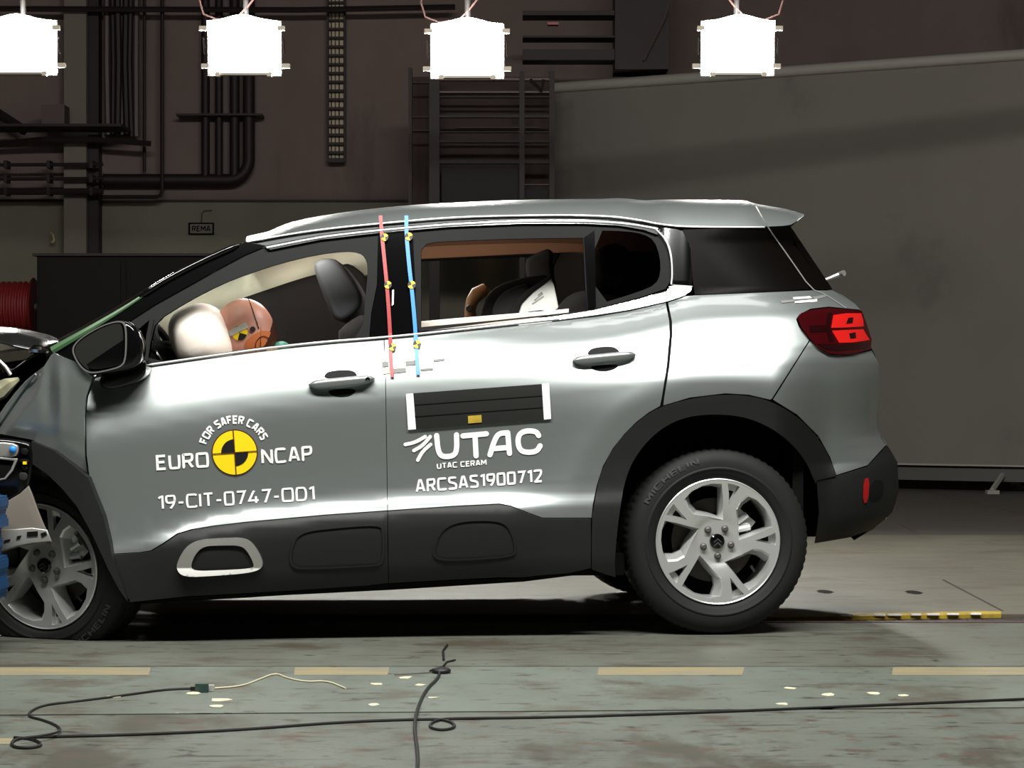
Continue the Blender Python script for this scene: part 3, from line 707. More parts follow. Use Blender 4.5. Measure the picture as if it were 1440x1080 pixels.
# door handles
def handle(parent, cup_t, cup_b, bar, cap):
    near(panel('handle_cup', cup_t, M['rubber'], parent, off=-.002, skirt=.004, smooth=2, grid=6))
    near(panel('handle_cup', cup_b, M['dark'], parent, off=-.002, skirt=.004, smooth=2, grid=6))
    (x0, y0), (x1, y1) = bar; V = []; Fs = []; n = 12; K = 16
    for i in range(K+1):
        u = i/K; px, py = x0+(x1-x0)*u, y0+(y1-y0)*u; r = .0155*(max(0, 1-abs(2*u-1)**5))**.5+.0015
        c = P(px, py, S(px, py)-.016-.018*math.sin(math.pi*u)**.5)
        for k in range(n):
            a = 2*math.pi*k/n; V.append(c+Vector((0, math.cos(a)*.013, math.sin(a)*r*(1.15 if math.sin(a) < 0 else .9))))
    for i in range(K):
        for k in range(n): Fs.append((i*n+k, i*n+(k+1) % n, (i+1)*n+(k+1) % n, (i+1)*n+k))
    Fs += [tuple(range(n))[::-1], tuple(K*n+k for k in range(n))]
    g = Geo(); g.add(V, Fs); h = near(g.build('door_handle', M['paint'], parent, True))
    if cap:
        g = Geo(); c = P(cap[0], cap[1], S(*cap)-.045); g.lathe([(0, -.004), (.008, -.003), (.009, .012)], 16, c); near(g.build('lock_cap', M['chrome'], parent, True))
handle(front_door, [(455, 533), (458, 524), (470, 521), (490, 520), (500, 523), (503, 531)], [(459, 548), (466, 556), (480, 558.5), (495, 556), (504, 546)], ((434, 541), (527, 532)), (517, 533.5))
handle(rear_door, [(825, 501), (829, 491), (842, 488), (860, 487), (869, 491), (872, 498)], [(829, 514), (834, 520), (848, 522.5), (863, 520), (873, 512)], ((805, 507), (894, 498.5)), None)
# lettering and stickers on the doors
lettering('lettering', 'EURO', (220, 661.5), (294.5, 657), (-1.3, -21.5), M['white'], front_door, .165)
lettering('lettering', 'NCAP', (368, 653), (440, 648), (-1.3, -21.5), M['white'], front_door, .165)
lettering('lettering', '19-CIT-0747-OD1', (223, 717), (443, 703.5), (-1.2, -20), M['white'], front_door, .14)
ec = (330, 636.5)
def arcmap(u, v):
    a = math.radians(165-u*(165-22)); a = math.radians(163.5-u*139); r = 40.5+v*12; return ec[0]+r*math.cos(a), ec[1]-r*math.sin(a)
lettering('lettering', 'FOR SAFER CARS', None, None, None, M['white'], front_door, .22, mapf=arcmap)
def disc(name, c, r0, r1, a0, a1, m, parent, off, n=48, surf=S):
    V = []; Fs = []
    for k in range(n+1):
        a = math.radians(a0+(a1-a0)*k/n)
        for r in (r0, r1):
            x, y = c[0]+r*math.cos(a), c[1]-r*math.sin(a); V.append(P(x, y, surf(x, y)+off))
    for k in range(n): Fs.append((2*k, 2*k+1, 2*k+3, 2*k+2))
    return near(mk(name, V, Fs, M[m], parent))
disc('emblem_disc', ec, 0, 32.5, 0, 360, 'maroon', front_door, -.003)
tl = 4
disc('emblem_field', ec, 0, 31, 0, 360, 'yellow', front_door, -.0045)
disc('emblem_quarter', ec, 0, 19, 90+tl, 180+tl, 'black', front_door, -.006, 16)
disc('emblem_quarter', ec, 0, 19, -90+tl, tl, 'black', front_door, -.006, 16)
near(strokes('emblem_cross', [[(ec[0]-32, ec[1]+2.2), (ec[0]+32, ec[1]-2.2)], [(ec[0]-2.2, ec[1]-32), (ec[0]+2.2, ec[1]+32)]], 1.4, M['maroon'], front_door, off=-.007, sm=0, round_=False))
near(strokes('lettering', [[(614, 612.5), (616, 634), (621.5, 642.5), (637, 641.5), (642.5, 634), (642, 611.5)], [(651, 613), (684, 610)], [(668, 613), (669.5, 641)],
    [(689, 639.5), (695, 620), (701, 609.5), (714, 608.5)], [(714, 609), (716.5, 637.5)], [(693, 631), (715.5, 629.2)],
    [(757.5, 612.5), (754, 606.5), (739, 605.5), (729.5, 611), (728, 623), (732, 634), (743, 636.5), (755, 634.5), (759.5, 627)]], 7.4, M['white'], rear_door, sm=2))
near(strokes('bird_emblem', [[(570, 625), (584, 622), (598, 614)], [(582, 633.5), (594, 627), (605, 614)], [(587.5, 647), (594, 635), (605.5, 625)]], 5.0, M['white'], rear_door, sm=2))
lettering('lettering', 'UTAC CERAM', (614.5, 659.5), (684.5, 654), (-.5, -8), M['white'], rear_door, .20)
lettering('lettering', 'ARCSAS1900712', (584.5, 693), (763, 678), (-.8, -18.5), M['white'], rear_door, .17)
o = near(panel('test_panel', [(581, 553), (762, 540), (765, 590), (585, 604)], M['panelblack'], rear_door, off=-.008, skirt=.012)); tag(o, 'black rectangular panel between white strips')
near(panel('white_strip', [(571, 554), (581, 553.3), (585, 603.5), (574, 604.5)], M['white'], rear_door, off=-.009, skirt=.012))
near(panel('white_strip', [(762, 540), (772, 539), (775, 589), (765, 590)], M['white'], rear_door, off=-.009, skirt=.012))
near(panel('yellow_sticker', [(658, 585), (677, 583.5), (677.5, 594), (658.5, 595.5)], M['ytape'], rear_door, off=-.011, skirt=.002))
for v in (.33, .66):
    near(strokes('panel_seam', [[(582+2*v, 553+50*v), (762+2*v, 540+50*v)]], 1.0, M['dark'], rear_door, off=-.0095, sm=0, round_=False))
M['cgrey'] = mat('grey_checker', (112, 112, 108), .5); M['cpale'] = mat('pale_checker', (214, 208, 168), .5)
for q, m_ in (([(537, 509), (546, 508), (546.5, 515), (537.5, 516)], 'cgrey'), ([(570, 508), (584, 506.5), (584, 513), (570.5, 514)], 'cgrey'), ([(609, 505.5), (625.5, 503.5), (625.5, 507), (609.5, 509)], 'cgrey'),
              ([(538, 518.5), (548, 517.5), (548, 525), (538.5, 526)], 'cpale'), ([(553, 518.5), (571, 517), (571, 523), (553.5, 525)], 'cgrey'), ([(591, 518.5), (609, 517), (609, 520), (591.5, 521.5)], 'cgrey')):
    near(panel('checker_sticker', q, M[m_], rear_door if q[0][0] > 541 else front_door, off=-.003, skirt=0, grid=0))
# tail badge
for q, m_ in (([(1115, 418), (1139, 416.5), (1142, 419), (1117, 421)], 'white'), ([(1118, 423.5), (1149, 420.5), (1149, 424), (1118, 426)], 'white')):
    near(panel('tail_badge', q, M['white'], quarter, off=-.006, skirt=.004, grid=0))
near(panel('tail_badge', [(1097, 423), (1116, 421), (1118, 424), (1100, 426)], M['satin'], quarter, off=-.004, skirt=.003, grid=0))
near(panel('tail_badge', [(1141, 417.5), (1160, 414.5), (1162, 417), (1148, 421)], M['satin'], quarter, off=-.004, skirt=.003, grid=0))
# pillars, frames, glass
GS = lambda px, py: S(px, py)+.004
frame_o = [(204, 513), (201, 480), (168, 471), (181, 453), (220, 427), (265, 402), (304, 381), (345, 357), (374, 347), (390, 343), (440, 333), (490, 327), (532, 323), (530, 400), (522, 440), (519, 476.5), (470, 482), (390, 489), (300, 501.5)]
hole = [(207, 512), (213, 475), (219, 452), (262, 425), (312, 399), (352, 384), (391, 371), (444, 358), (485, 353), (504, 355), (513, 362), (517, 374), (516, 400), (509, 474), (470, 479), (390, 485), (300, 498)]
quart = [(185, 470), (214, 446), (209, 470), (204, 508), (199, 500), (195, 480)]
fhole2 = [(190, 467), (211, 449), (206, 470), (202, 496), (196, 478)]
ffr = CP('front_window_frame', [frame_o, chaikin(hole, 1), fhole2], 'rubber', off=.006, skirt=.03, grid=8)
CP('front_window_pane', hole, 'glass', off=.03, skirt=.004, grid=14, smooth=1)
CP('quarter_light_pane', fhole2, 'glass', off=.03, skirt=.004, grid=14)
near(strokes('quarter_light_bar', [[(214, 445), (209, 470), (205, 512)]], 5.5, M['rubber'], ffr, off=-.004, sm=0, round_=False))
frame_ro = [(580, 320), (640, 314), (720, 311), (800, 310), (860, 312), (905, 318), (928, 326), (938, 346), (943, 372), (943, 395), (936, 406), (900, 418), (838, 434), (786, 443), (700, 452), (590, 466), (585, 460)]
hole_r = [(592, 352), (600, 343), (615, 340), (700, 336.5), (760, 335), (820, 334.5), (823, 400), (826, 436), (786, 441), (700, 450), (592, 460), (592, 400)]
hole_q = [(836, 324), (880, 325), (905, 329), (920, 338), (928, 360), (929, 385), (922, 400), (900, 410), (838, 429)]
rfr = CP('rear_window_frame', [frame_ro, hole_r, chaikin(hole_q, 1)], 'rubber', off=.006, skirt=.03, grid=8)
CP('rear_window_pane', hole_r, 'glass', off=.03, skirt=.004, grid=14)
M['smoke'] = glass_mat('smoked_quarter_glass', (.22, .2, .2), .8)
CP('rear_quarter_pane', hole_q, 'smoke', off=.012, skirt=.004, grid=14, smooth=1)
near(panel('window_divider', [(821.5, 334), (836, 324), (838, 431), (827, 436)], M['gloss'], rfr, off=.0, skirt=.03))
bp = CP('centre_pillar_cover', [(532, 324), (580, 320), (584, 400), (585, 466), (541, 471.5), (520, 475), (523, 440), (531, 400)], 'gloss', off=.002, skirt=.02)
apil = CP('windscreen_pillar', [(78, 493), (120, 467), (170, 439), (235, 396), (285, 368), (346, 340), (374, 346), (345, 358), (304, 380), (265, 402), (220, 427), (181, 452), (167, 471), (150, 500), (134, 530), (100, 505)], 'gloss', off=.0, skirt=.03)
rear_gl = CP('rear_side_glass', [(960, 323), (1020, 321), (1079, 320), (1100, 350), (1139, 406.5), (1060, 411), (977, 414), (974, 390), (971, 350)], 'privacy', off=.0, skirt=.02, smooth=0)
CP('tailgate_side_glass', [(1082, 320), (1112, 319), (1117, 326), (1171, 407), (1142, 407), (1103, 350)], 'privacy', off=.0, skirt=.02)
near(strokes('glass_seam', [[(1063, 290), (1080, 320), (1110, 362), (1141, 407), (1158, 412), (1190, 433)]], 1.6, M['satin'], rear_gl, off=-.006, sm=1, round_=False))
# shut lines and chrome signature
c_trim = [(372, 346.5), (450, 331.5), (533, 322), (633, 313.5), (733, 309), (820, 308.5), (880, 312), (925, 319.5), (950, 322), (960, 325), (970, 345), (976, 377), (976, 397), (972, 408), (962, 416), (939, 424), (887, 436), (841, 443.5), (786, 450.5), (700, 459.5), (587, 472), (520, 477.5), (390, 489.5), (207, 515.5), (205, 512), (390, 486), (520, 474.5), (587, 468), (700, 455), (786, 444.5), (838, 435.5), (900, 420), (938, 408), (944.5, 397), (945, 374), (939, 344), (927, 331), (905, 323), (870, 317), (820, 314.5), (733, 314.5), (633, 319), (533, 327.5), (450, 337), (380, 351)]
def SC(px, py):
    y = S(px, py)-.006
    if px > 926 and py < 405: y += .012*((px-955)/20)**2
    y += .9*sst(560, 860, px)*max(0, min(1, (py-395)/20))*(belt(px)-2-py)/386*.3
    return y
ctr = CP('chrome_window_trim', c_trim, 'chrome', surf=SC, skirt=.02, grid=4, edge=4)
def bead(name, pts, r, m, parent, off=-.008):
    pts = chaikin(pts, 2, False); g = Geo(); g.tube([P(a, b, S(a, b)+off) for a, b in pts], r, 10); return near(g.build(name, m, parent, True))
M['bright'] = mat('bright_trim', (235, 236, 235), .34, .7)
near(panel('belt_trim', [(700, 456.5), (786, 446), (838, 437), (900, 421.5), (937, 410), (946, 400), (974, 402), (971, 409.5), (962, 415.5), (939, 423.3), (887, 434.8), (841, 442), (786, 449.2), (700, 458.6)], M['bright'], ctr, surf=lambda a, b: SC(a, b)-.003, skirt=.004, grid=4, edge=4))
bead('chrome_bead', [(375, 348.5), (450, 333.5), (533, 324), (633, 315.5), (733, 311), (820, 311), (880, 314), (925, 322)], .0042, M['bright'], ctr)
bead('chrome_bead', [(206, 513.5), (300, 500), (390, 487.5), (470, 479.5), (520, 476), (587, 470), (700, 457.5), (786, 448)], .0042, M['bright'], ctr)
bead('chrome_bead', [(922, 322), (937, 337), (944, 360), (945.5, 385), (944, 400)], .0035, M['bright'], ctr)
# tail lamp
tl_ = CP('tail_lamp', [(1121, 446), (1127, 440), (1142, 435.5), (1165, 433), (1192, 435), (1212, 437), (1217, 450), (1226, 478), (1224.5, 491), (1200, 497.5), (1180, 498.5), (1165, 497), (1150, 488), (1138, 475), (1127, 461)], 'lampred', off=-.014, skirt=.03, grid=6)
tag(tl_, 'dark red wraparound tail lamp with two bright segments')
for q in ([(1172, 443), (1190, 440.5), (1211, 440.5), (1214, 450), (1214.5, 459), (1190, 460.5), (1169, 461)], [(1170, 465), (1190, 464), (1214, 463), (1223, 478), (1200, 481.5), (1180, 482)]):
    near(panel('lamp_segment', q, M['lampbright'], tl_, off=-.017, skirt=.003, grid=5))
for q in ([(1193, 447), (1200, 446), (1199, 454), (1190, 455)], [(1194, 469), (1203, 467), (1204, 475), (1196, 476)]):
    near(panel('lamp_bulb', q, M['lampdark'], tl_, off=-.0195, skirt=.002, grid=0))
for q in ([(1137, 458), (1166, 457), (1170, 466), (1140, 467)], [(1150, 483), (1180, 484), (1222, 482), (1221, 489), (1180, 493), (1160, 491)], [(1164, 440), (1170, 440), (1166, 460), (1172, 480), (1166, 480), (1161, 460)]):
    near(panel('lamp_shade_band', q, M['lampdark'], tl_, off=-.0165, skirt=.002, grid=0))
# door trims (inside faces) and inner pillars
far_trim = [(135, 514), (207, 500), (300, 487), (390, 475), (470, 469), (540, 465), (545, 600), (540, 780), (182, 800), (124, 660), (124, 560)]
trim_poly = [(135, 534), (207, 521), (300, 507), (390, 495), (540, 482), (587, 477), (700, 463), (786, 453), (887, 439), (939, 427), (1060, 414), (1140, 412), (1140, 560), (935, 580), (840, 690), (832, 800), (545, 818), (182, 842), (160, 780), (124, 660), (124, 560)]
ut = CP('upper_door_trim', [(560, 318), (640, 313), (760, 311), (860, 314), (915, 322), (915, 336), (860, 330), (760, 333), (620, 338), (560, 343)], 'liner', off=.055, skirt=.02, grid=14)
dt = CP('door_inner_trim', trim_poly, 'trimdark', off=.07, skirt=.02, grid=24)
ip = CP('inner_pillar', [(525, 335), (585, 335), (590, 466), (518, 476)], 'seatdark', off=.045, skirt=.03, grid=16)
iq = CP('inner_quarter_trim', [(925, 330), (1110, 322), (1138, 408), (940, 424), (932, 400), (932, 360)], 'trimdark', off=.05, skirt=.03, grid=16)

# roof
rline = lerp_tab([(340, 341), (365, 338.5), (417, 327), (475, 319.5), (533, 314), (633, 305), (733, 302.5), (817, 302), (880, 305), (942, 318), (1010, 319), (1075, 318.5), (1108, 317), (1118, 313), (1127, 306.5)])
sil = lerp_tab([(300, 360), (346, 338), (400, 315), (470, 300.5), (540, 291.5), (600, 287), (680, 283), (760, 280.5), (900, 280), (1000, 281), (1045, 281.5), (1060, 286), (1090, 291), (1110, 295), (1127, 300)])
stn = [346+(1123-346)*k/70 for k in range(71)]; NT = 28
def roofrow(px, h, dz=0., t0=0., t1=1.):
    E = P(px, rline(px), S(px, rline(px))); Ef = mir(E); row = []
    for k in range(NT+1):
        t = t0+(t1-t0)*(1-math.cos(math.pi*k/NT))/2
        row.append(E.lerp(Ef, t)+_d*(.10*sst(960, 1127, px)*(1-abs(2*t-1)**3.0))+Vector((0, 0, h*(1-abs(2*t-1)**3.2)-dz)))
    return row
rows = []; hs = []
for px in stn:
    lo, hi = 0., .3
    for _ in range(24):
        h = (lo+hi)/2; mx = max(sil(proj(v)[0])-proj(v)[1] for v in roofrow(px, h)[1:])
        if mx > 0: hi = h
        else: lo = h
    hs.append(h)
hs = [sum(hs[max(0, i-3):i+4])/len(hs[max(0, i-3):i+4]) if i < 58 else hs[i] for i in range(len(hs))]
rows = [roofrow(px, h) for px, h in zip(stn, hs)]
def gridmesh(name, rows, m, parent=car, th=0):
    n = len(rows[0]); V = [v for r in rows for v in r]
    Fs = [(i*n+j, (i+1)*n+j, (i+1)*n+j+1, i*n+j+1) for i in range(len(rows)-1) for j in range(n-1)]
    o = mk(name, V, Fs, m, parent, True)
    bm = bmesh.new(); bm.from_mesh(o.data); bmesh.ops.recalc_face_normals(bm, faces=bm.faces)
    bm.to_mesh(o.data); bm.free()
    return o
roof = gridmesh('roof', rows, M['paint'])
gridmesh('headliner', [roofrow(px, h*.8, .05, .04, .96) for px, h in list(zip(stn, hs))[:64:3]], M['liner'])
# strip between the window trim and the roof edge
rs_top = [(px, rline(px)+.6) for px in range(352, 941, 14)]
rs_bot = [(940, 320.5), (925, 318.5), (880, 311), (820, 307.5), (733, 308), (633, 312.5), (533, 321), (450, 330.5), (374, 345.5)]
rsd = CP('roof_side_rail', rs_top+rs_bot, 'gutter', off=.008, skirt=.03, grid=8)
near(bead('roof_bead', [(350, 339.5), (417, 327.5), (475, 320), (533, 314.5), (633, 305.5), (733, 303), (817, 302.5), (880, 305.5), (942, 318.5), (1010, 319.5), (1075, 319.5)], .0035, M['bright'], roof, -.002))
# tail: rear glass, tailgate, bumper rows bridged across to the far side
def tailrows(pys, bulge, inset=0):
    R = []
    for py in pys:
        e = tail(py)-2.0; E = P(e, py, S(e, py)); Ef = mir(E)
        R.append([E.lerp(Ef, k/24)+_d*(bulge*(1-abs(2*k/24-1)**2.4)-inset) for k in range(25)])
    return R
gridmesh('rear_window', tailrows([319+(406-319)*k/6 for k in range(7)], .04), M['privacy'])
gridmesh('tailgate', tailrows([408+(625-408)*k/14 for k in range(15)], .05), M['paint'])
gridmesh('rear_bumper', tailrows([626+(760-626)*k/8 for k in range(9)], .06), M['plastic'])
sp = [rows[-1], [v for v in tailrows([319], .04)[0]]]
sp[0] = [sp[0][0].lerp(sp[0][-1], k/24)+_d*(.10*(1-abs(2*k/24-1)**3.0))+Vector((0, 0, hs[-1]*(1-abs(2*k/24-1)**3.2))) for k in range(25)]
gridmesh('spoiler_underside', sp, M['gloss'])
g = Geo(); a = P(1145, 400, .62); g.tube([a, P(1180, 386, .62), P(1187, 384, .6)], [.006, .009, .012], 8); g.build('wiper_pivot', M['satin'], car, True)
# windscreen
aline = lerp_tab([(72, 492), (120, 464), (165, 437), (235, 392), (285, 366), (346, 339)])
W = []
for k in range(15):
    px = 74+(346-74)*k/14; E = P(px, aline(px), S(px, aline(px))); Ef = mir(E)
    W.append([E.lerp(Ef, j/20)+Vector((-.09, 0, .02))*(1-abs(2*j/20-1)**2.2)*(1-.6*k/14) for j in range(21)])
gridmesh('windscreen', W, M['wglass'])
ge = []
for k in range(13):
    px = 74+(228-74)*k/12; v = P(px, aline(px)+2.5, S(px, aline(px))-.004); ge.append(v)
g = Geo(); g.tube(ge, [.014*(1-k/13)+.002 for k in range(13)], 8); hl_ = Geo(); hl_.tube([P(a, aline(a)+1.0, S(a, aline(a))-.006) for a in range(196, 346, 10)], [.004]+[.011]*13+[.004], 12); hl_.build('pillar_roll', M['gloss'], car, True)
o = g.build('windscreen_edge', M['edgeglass'], car, True); tag(o, 'green glass edge')
# front wing, buckled
def SF(px, py):
    y = (px-1010)*8/F*math.tan(YAW)-.03+.0007*(py-575)+.05*(max(0, 125-px)/125)**1.6
    y += .02*math.exp(-((px-70)/9)**2-((py-548)/30)**2)-.012*math.exp(-((px-84)/8)**2-((py-550)/40)**2)+.02*sst(545, 495, py)
    top = 590-px*1.33
    y += .055*sst(34, 0, py-top)*sst(62, 44, px)
    y += .005*sst(592, 616, py-.0014*(px-20)**2)
    return y
wing = [(-40, 640), (-40, 622), (0, 588), (24, 553), (50, 524), (62, 515), (72, 499), (76, 496), (88, 502), (104, 508), (130, 531), (121, 558), (118.5, 585), (119.5, 640), (123, 670), (106, 656), (76, 632), (44, 618), (0, 610)]
fw = CP('front_wing', wing, 'paint', surf=SF, grid=6)
g = Geo(); g.tube([P(a, b, SF(a+4, b+4)-.002) for a, b in ((-30, 614), (0, 590), (12, 572), (25, 554), (38, 538), (50, 526))], [.012, .013, .012, .010, .008, .004], 12); g.build('rolled_edge', M['paint'], fw, True)
CP('front_arch_cladding', [(44, 620.5), (76, 634), (106, 657.5), (124, 672), (133, 696), (145, 726), (154, 763), (157, 780), (164, 800), (172, 822), (180, 847), (168, 830), (152, 800), (142, 778), (128, 748), (108, 712), (88, 688), (66, 666), (46, 653)], 'plastic', surf=lambda a, b: (a-1010)*8/F*math.tan(YAW)-.03+.05*(max(0, 125-a)/125)**1.6, off=-.012, skirt=.08, grid=8)
# buckled bonnet and broken front
def loft(name, rws, m, sub=5):
    R = []
    for r in rws:
        ln = chaikin([(i, 0) for i in range(len(r))], 0); R.append([P(*q) for q in r])
    # subdivide columns
    out = []
    for r in R:
        q = []
        for a, b in zip(r, r[1:]): q += [a.lerp(b, k/sub) for k in range(sub)]
        out.append(q+[r[-1]])
    o2 = []
    for a, b in zip(out, out[1:]):
        o2 += [[u.lerp(v, k/sub) for u, v in zip(a, b)] for k in range(sub)]
    o2.append(out[-1])
    o = gridmesh(name, o2, m)
    sm_ = o.modifiers.new('smooth', 'SMOOTH'); sm_.iterations = 6; sm_.factor = .5
    so = o.modifiers.new('solid', 'SOLIDIFY'); so.thickness = .006
    return o
loft('bonnet', [[(-60, 482, -.12), (0, 481, -.12), (22, 489, -.14), (42, 493, -.12), (64, 487, -.1), (82, 480, -.06)],
                [(-60, 468, .0), (0, 466, .0), (20, 466, -.02), (45, 472, .0), (66, 476, .02), (84, 479, .04)],
                [(-60, 456, .2), (0, 458, .2), (18, 460, .2), (48, 465, .2), (72, 471, .2), (86, 479, .2)],
                [(-60, 470, .8), (0, 468, .8), (18, 466, .8), (48, 470, .8), (72, 476, .8), (86, 484, .8)],
                [(-60, 500, 1.4), (0, 497, 1.4), (18, 494, 1.4), (48, 490, 1.4), (72, 488, 1.4), (86, 490, 1.4)]], M['bonnetpaint'])
loft('bonnet_inner', [[(-60, 500, -.12), (0, 498, -.1), (16, 520, -.12), (30, 508, -.1), (46, 496, -.08), (62, 492, -.06)],
                      [(-60, 560, -.02), (0, 540, .0), (14, 530, .0), (32, 525, -.02), (50, 520, .0), (68, 500, .0)],
                      [(-60, 600, .1), (0, 580, .1), (14, 560, .1), (32, 545, .1), (50, 535, .1), (68, 515, .1)]], M['gloss'])
g = Geo(); g.tube([P(41, 494, -.15), P(48, 491, -.15), P(58, 492, -.15), P(68, 494, -.14)], [.008, .016, .016, .008], 8); o = g.build('bonnet_hinge', M['chrome'], car, True)
g = Geo(); g.tube([P(-20, 505, -.16), P(0, 508, -.16), (P(8, 516, -.16)), P(15, 527, -.16)], .007, 6); g.build('crumpled_seam', M['satin'], car, True)
M['foam'] = mat('torn_liner', (150, 148, 120), .8)
g = Geo(); g.tube([P(-20, 560, -.1), P(2, 548, -.1), P(12, 540, -.1), P(26, 533, -.08)], [.03, .035, .025, .008], 7); g.build('torn_liner', M['foam'], car, True)
# engine bay block keeps the inside dark
g = Geo(); g.add([P(-60, 520, .12), P(70, 500, .12), P(70, 640, .12), P(-60, 700, .12)]+[v+Vector((0, 1.2, 0)) for v in (P(-60, 520, .12), P(70, 500, .12), P(70, 640, .12), P(-60, 700, .12))], [(0, 1, 2, 3), (7, 6, 5, 4), (0, 4, 5, 1), (1, 5, 6, 2), (2, 6, 7, 3), (3, 7, 4, 0)])
g.build('engine_block', M['dark'], car)
# broken headlamp
hl = slab('headlamp', [(-40, 618), (0, 616), (36, 621), (45, 628), (45, 662), (40, 688), (24, 703), (0, 712), (-40, 716)], -.30, -.12, M['gloss'], car, .012, 1)
slab('lamp_reflector', [(-40, 623), (0, 621), (24, 624), (26, 634), (22, 643), (0, 643), (-40, 645)], -.318, -.30, M['satin'], hl, .006, 1)
slab('lamp_opening', [(-40, 648), (0, 645), (20, 646), (18, 660), (6, 676), (-40, 682)], -.306, -.298, M['dark'], hl, .003, 1)
g = Geo(); g.ellipsoid(P(18, 632, -.325), (.013, .01, .013)); o = g.build('lamp_lens', M['bluetape'], hl, True); tag(o, 'small blue lens')
for k, (a, b, m_) in enumerate((((29, 630), (39, 640), 'rubber'), ((27, 645), (40, 652), 'dark'), ((30, 655), (38, 662), 'rubber'), ((26, 664), (38, 676), 'trimdark'))):
    slab('lamp_fitting', [a, (b[0], a[1]+1), b, (a[0]+1, b[1])], -.315, -.3, M[m_], hl, .003, 1)
g = Geo(); g.box(P(35, 651, -.32), (.012, .012, .01)); g.build('bulb_contact', M['yellow'], hl)
slab('lamp_rim', [(-40, 644), (0, 643), (25, 645), (18, 662), (8, 674), (-40, 684), (-40, 680), (6, 672), (15, 660), (20, 648), (0, 646), (-40, 648)], -.318, -.306, M['satin'], hl, .002, 0)
# torn plastic bracket
M['torn'] = mat('torn_grey_plastic', (112, 106, 98), .55)
br = slab('torn_bumper_bracket', [(-40, 730), (8, 706), (28, 694), (40, 683), (45, 695), (51, 712), (60, 735), (70, 756), (72, 762), (56, 764), (30, 768), (10, 774), (-10, 780), (-40, 790)], -.36, -.345, M['torn'], car, .004, 0)
slab('bracket_flange', [(-10, 745), (20, 744), (45, 742), (66, 745), (72, 761), (45, 764), (24, 768), (0, 776), (-10, 778)], -.375, -.362, M['satin'], br, .004, 0)
for q in ([(38, 748), (53, 747), (53, 754), (38, 755)], [(24, 754), (30, 753), (28, 758), (23, 759)], [(57, 750), (64, 748), (66, 752), (59, 756)], [(6, 760), (14, 758), (14, 761), (6, 763)]):
    slab('bracket_slot', q, -.378, -.374, M['dark'], br, 0, 0)
# floor pan and rear structure that close the car off from below
def carbox(name, x0, x1, w0, w1, z0, z1, m, parent=car):
    """box in the car's own yawed frame: x0..x1 along world x on the near side, w across"""
    V = []
    for x in (x0, x1):
        for q in (w0, w1):
            for z in (z0, z1):
                b = _p0+_d*((x-.75)/math.cos(YAW))+_m*q; V.append(Vector((b.x, b.y, z)))
    g = Geo(); g.add(V, [(0, 1, 3, 2), (4, 6, 7, 5), (0, 4, 5, 1), (2, 3, 7, 6), (0, 2, 6, 4), (1, 5, 7, 3)])
    return g.build(name, m, parent)
carbox('floor_pan', -1.35, .42, .08, 1.72, .22, .30, M['dark'])
carbox('boot_floor', .3, 1.25, .30, 1.5, .34, .6, M['dark'])
carbox('wheel_housing', .30, 1.02, .26, .32, .33, .95, M['dark'])
carbox('wheel_housing', .30, 1.02, 1.48, 1.54, .33, .95, M['dark'])
carbox('wheel_house_roof', .28, 1.08, .06, 1.74, .80, .84, M['dark'])
carbox('wheel_housing', 1.05, 1.09, .10, 1.7, .42, .9, M['dark'])
carbox('bulkhead', -1.40, -1.34, .2, 1.6, .28, 1.0, M['dark'])
carbox('exhaust_box', .35, .75, .9, 1.4, .2, .33, M['steel'])

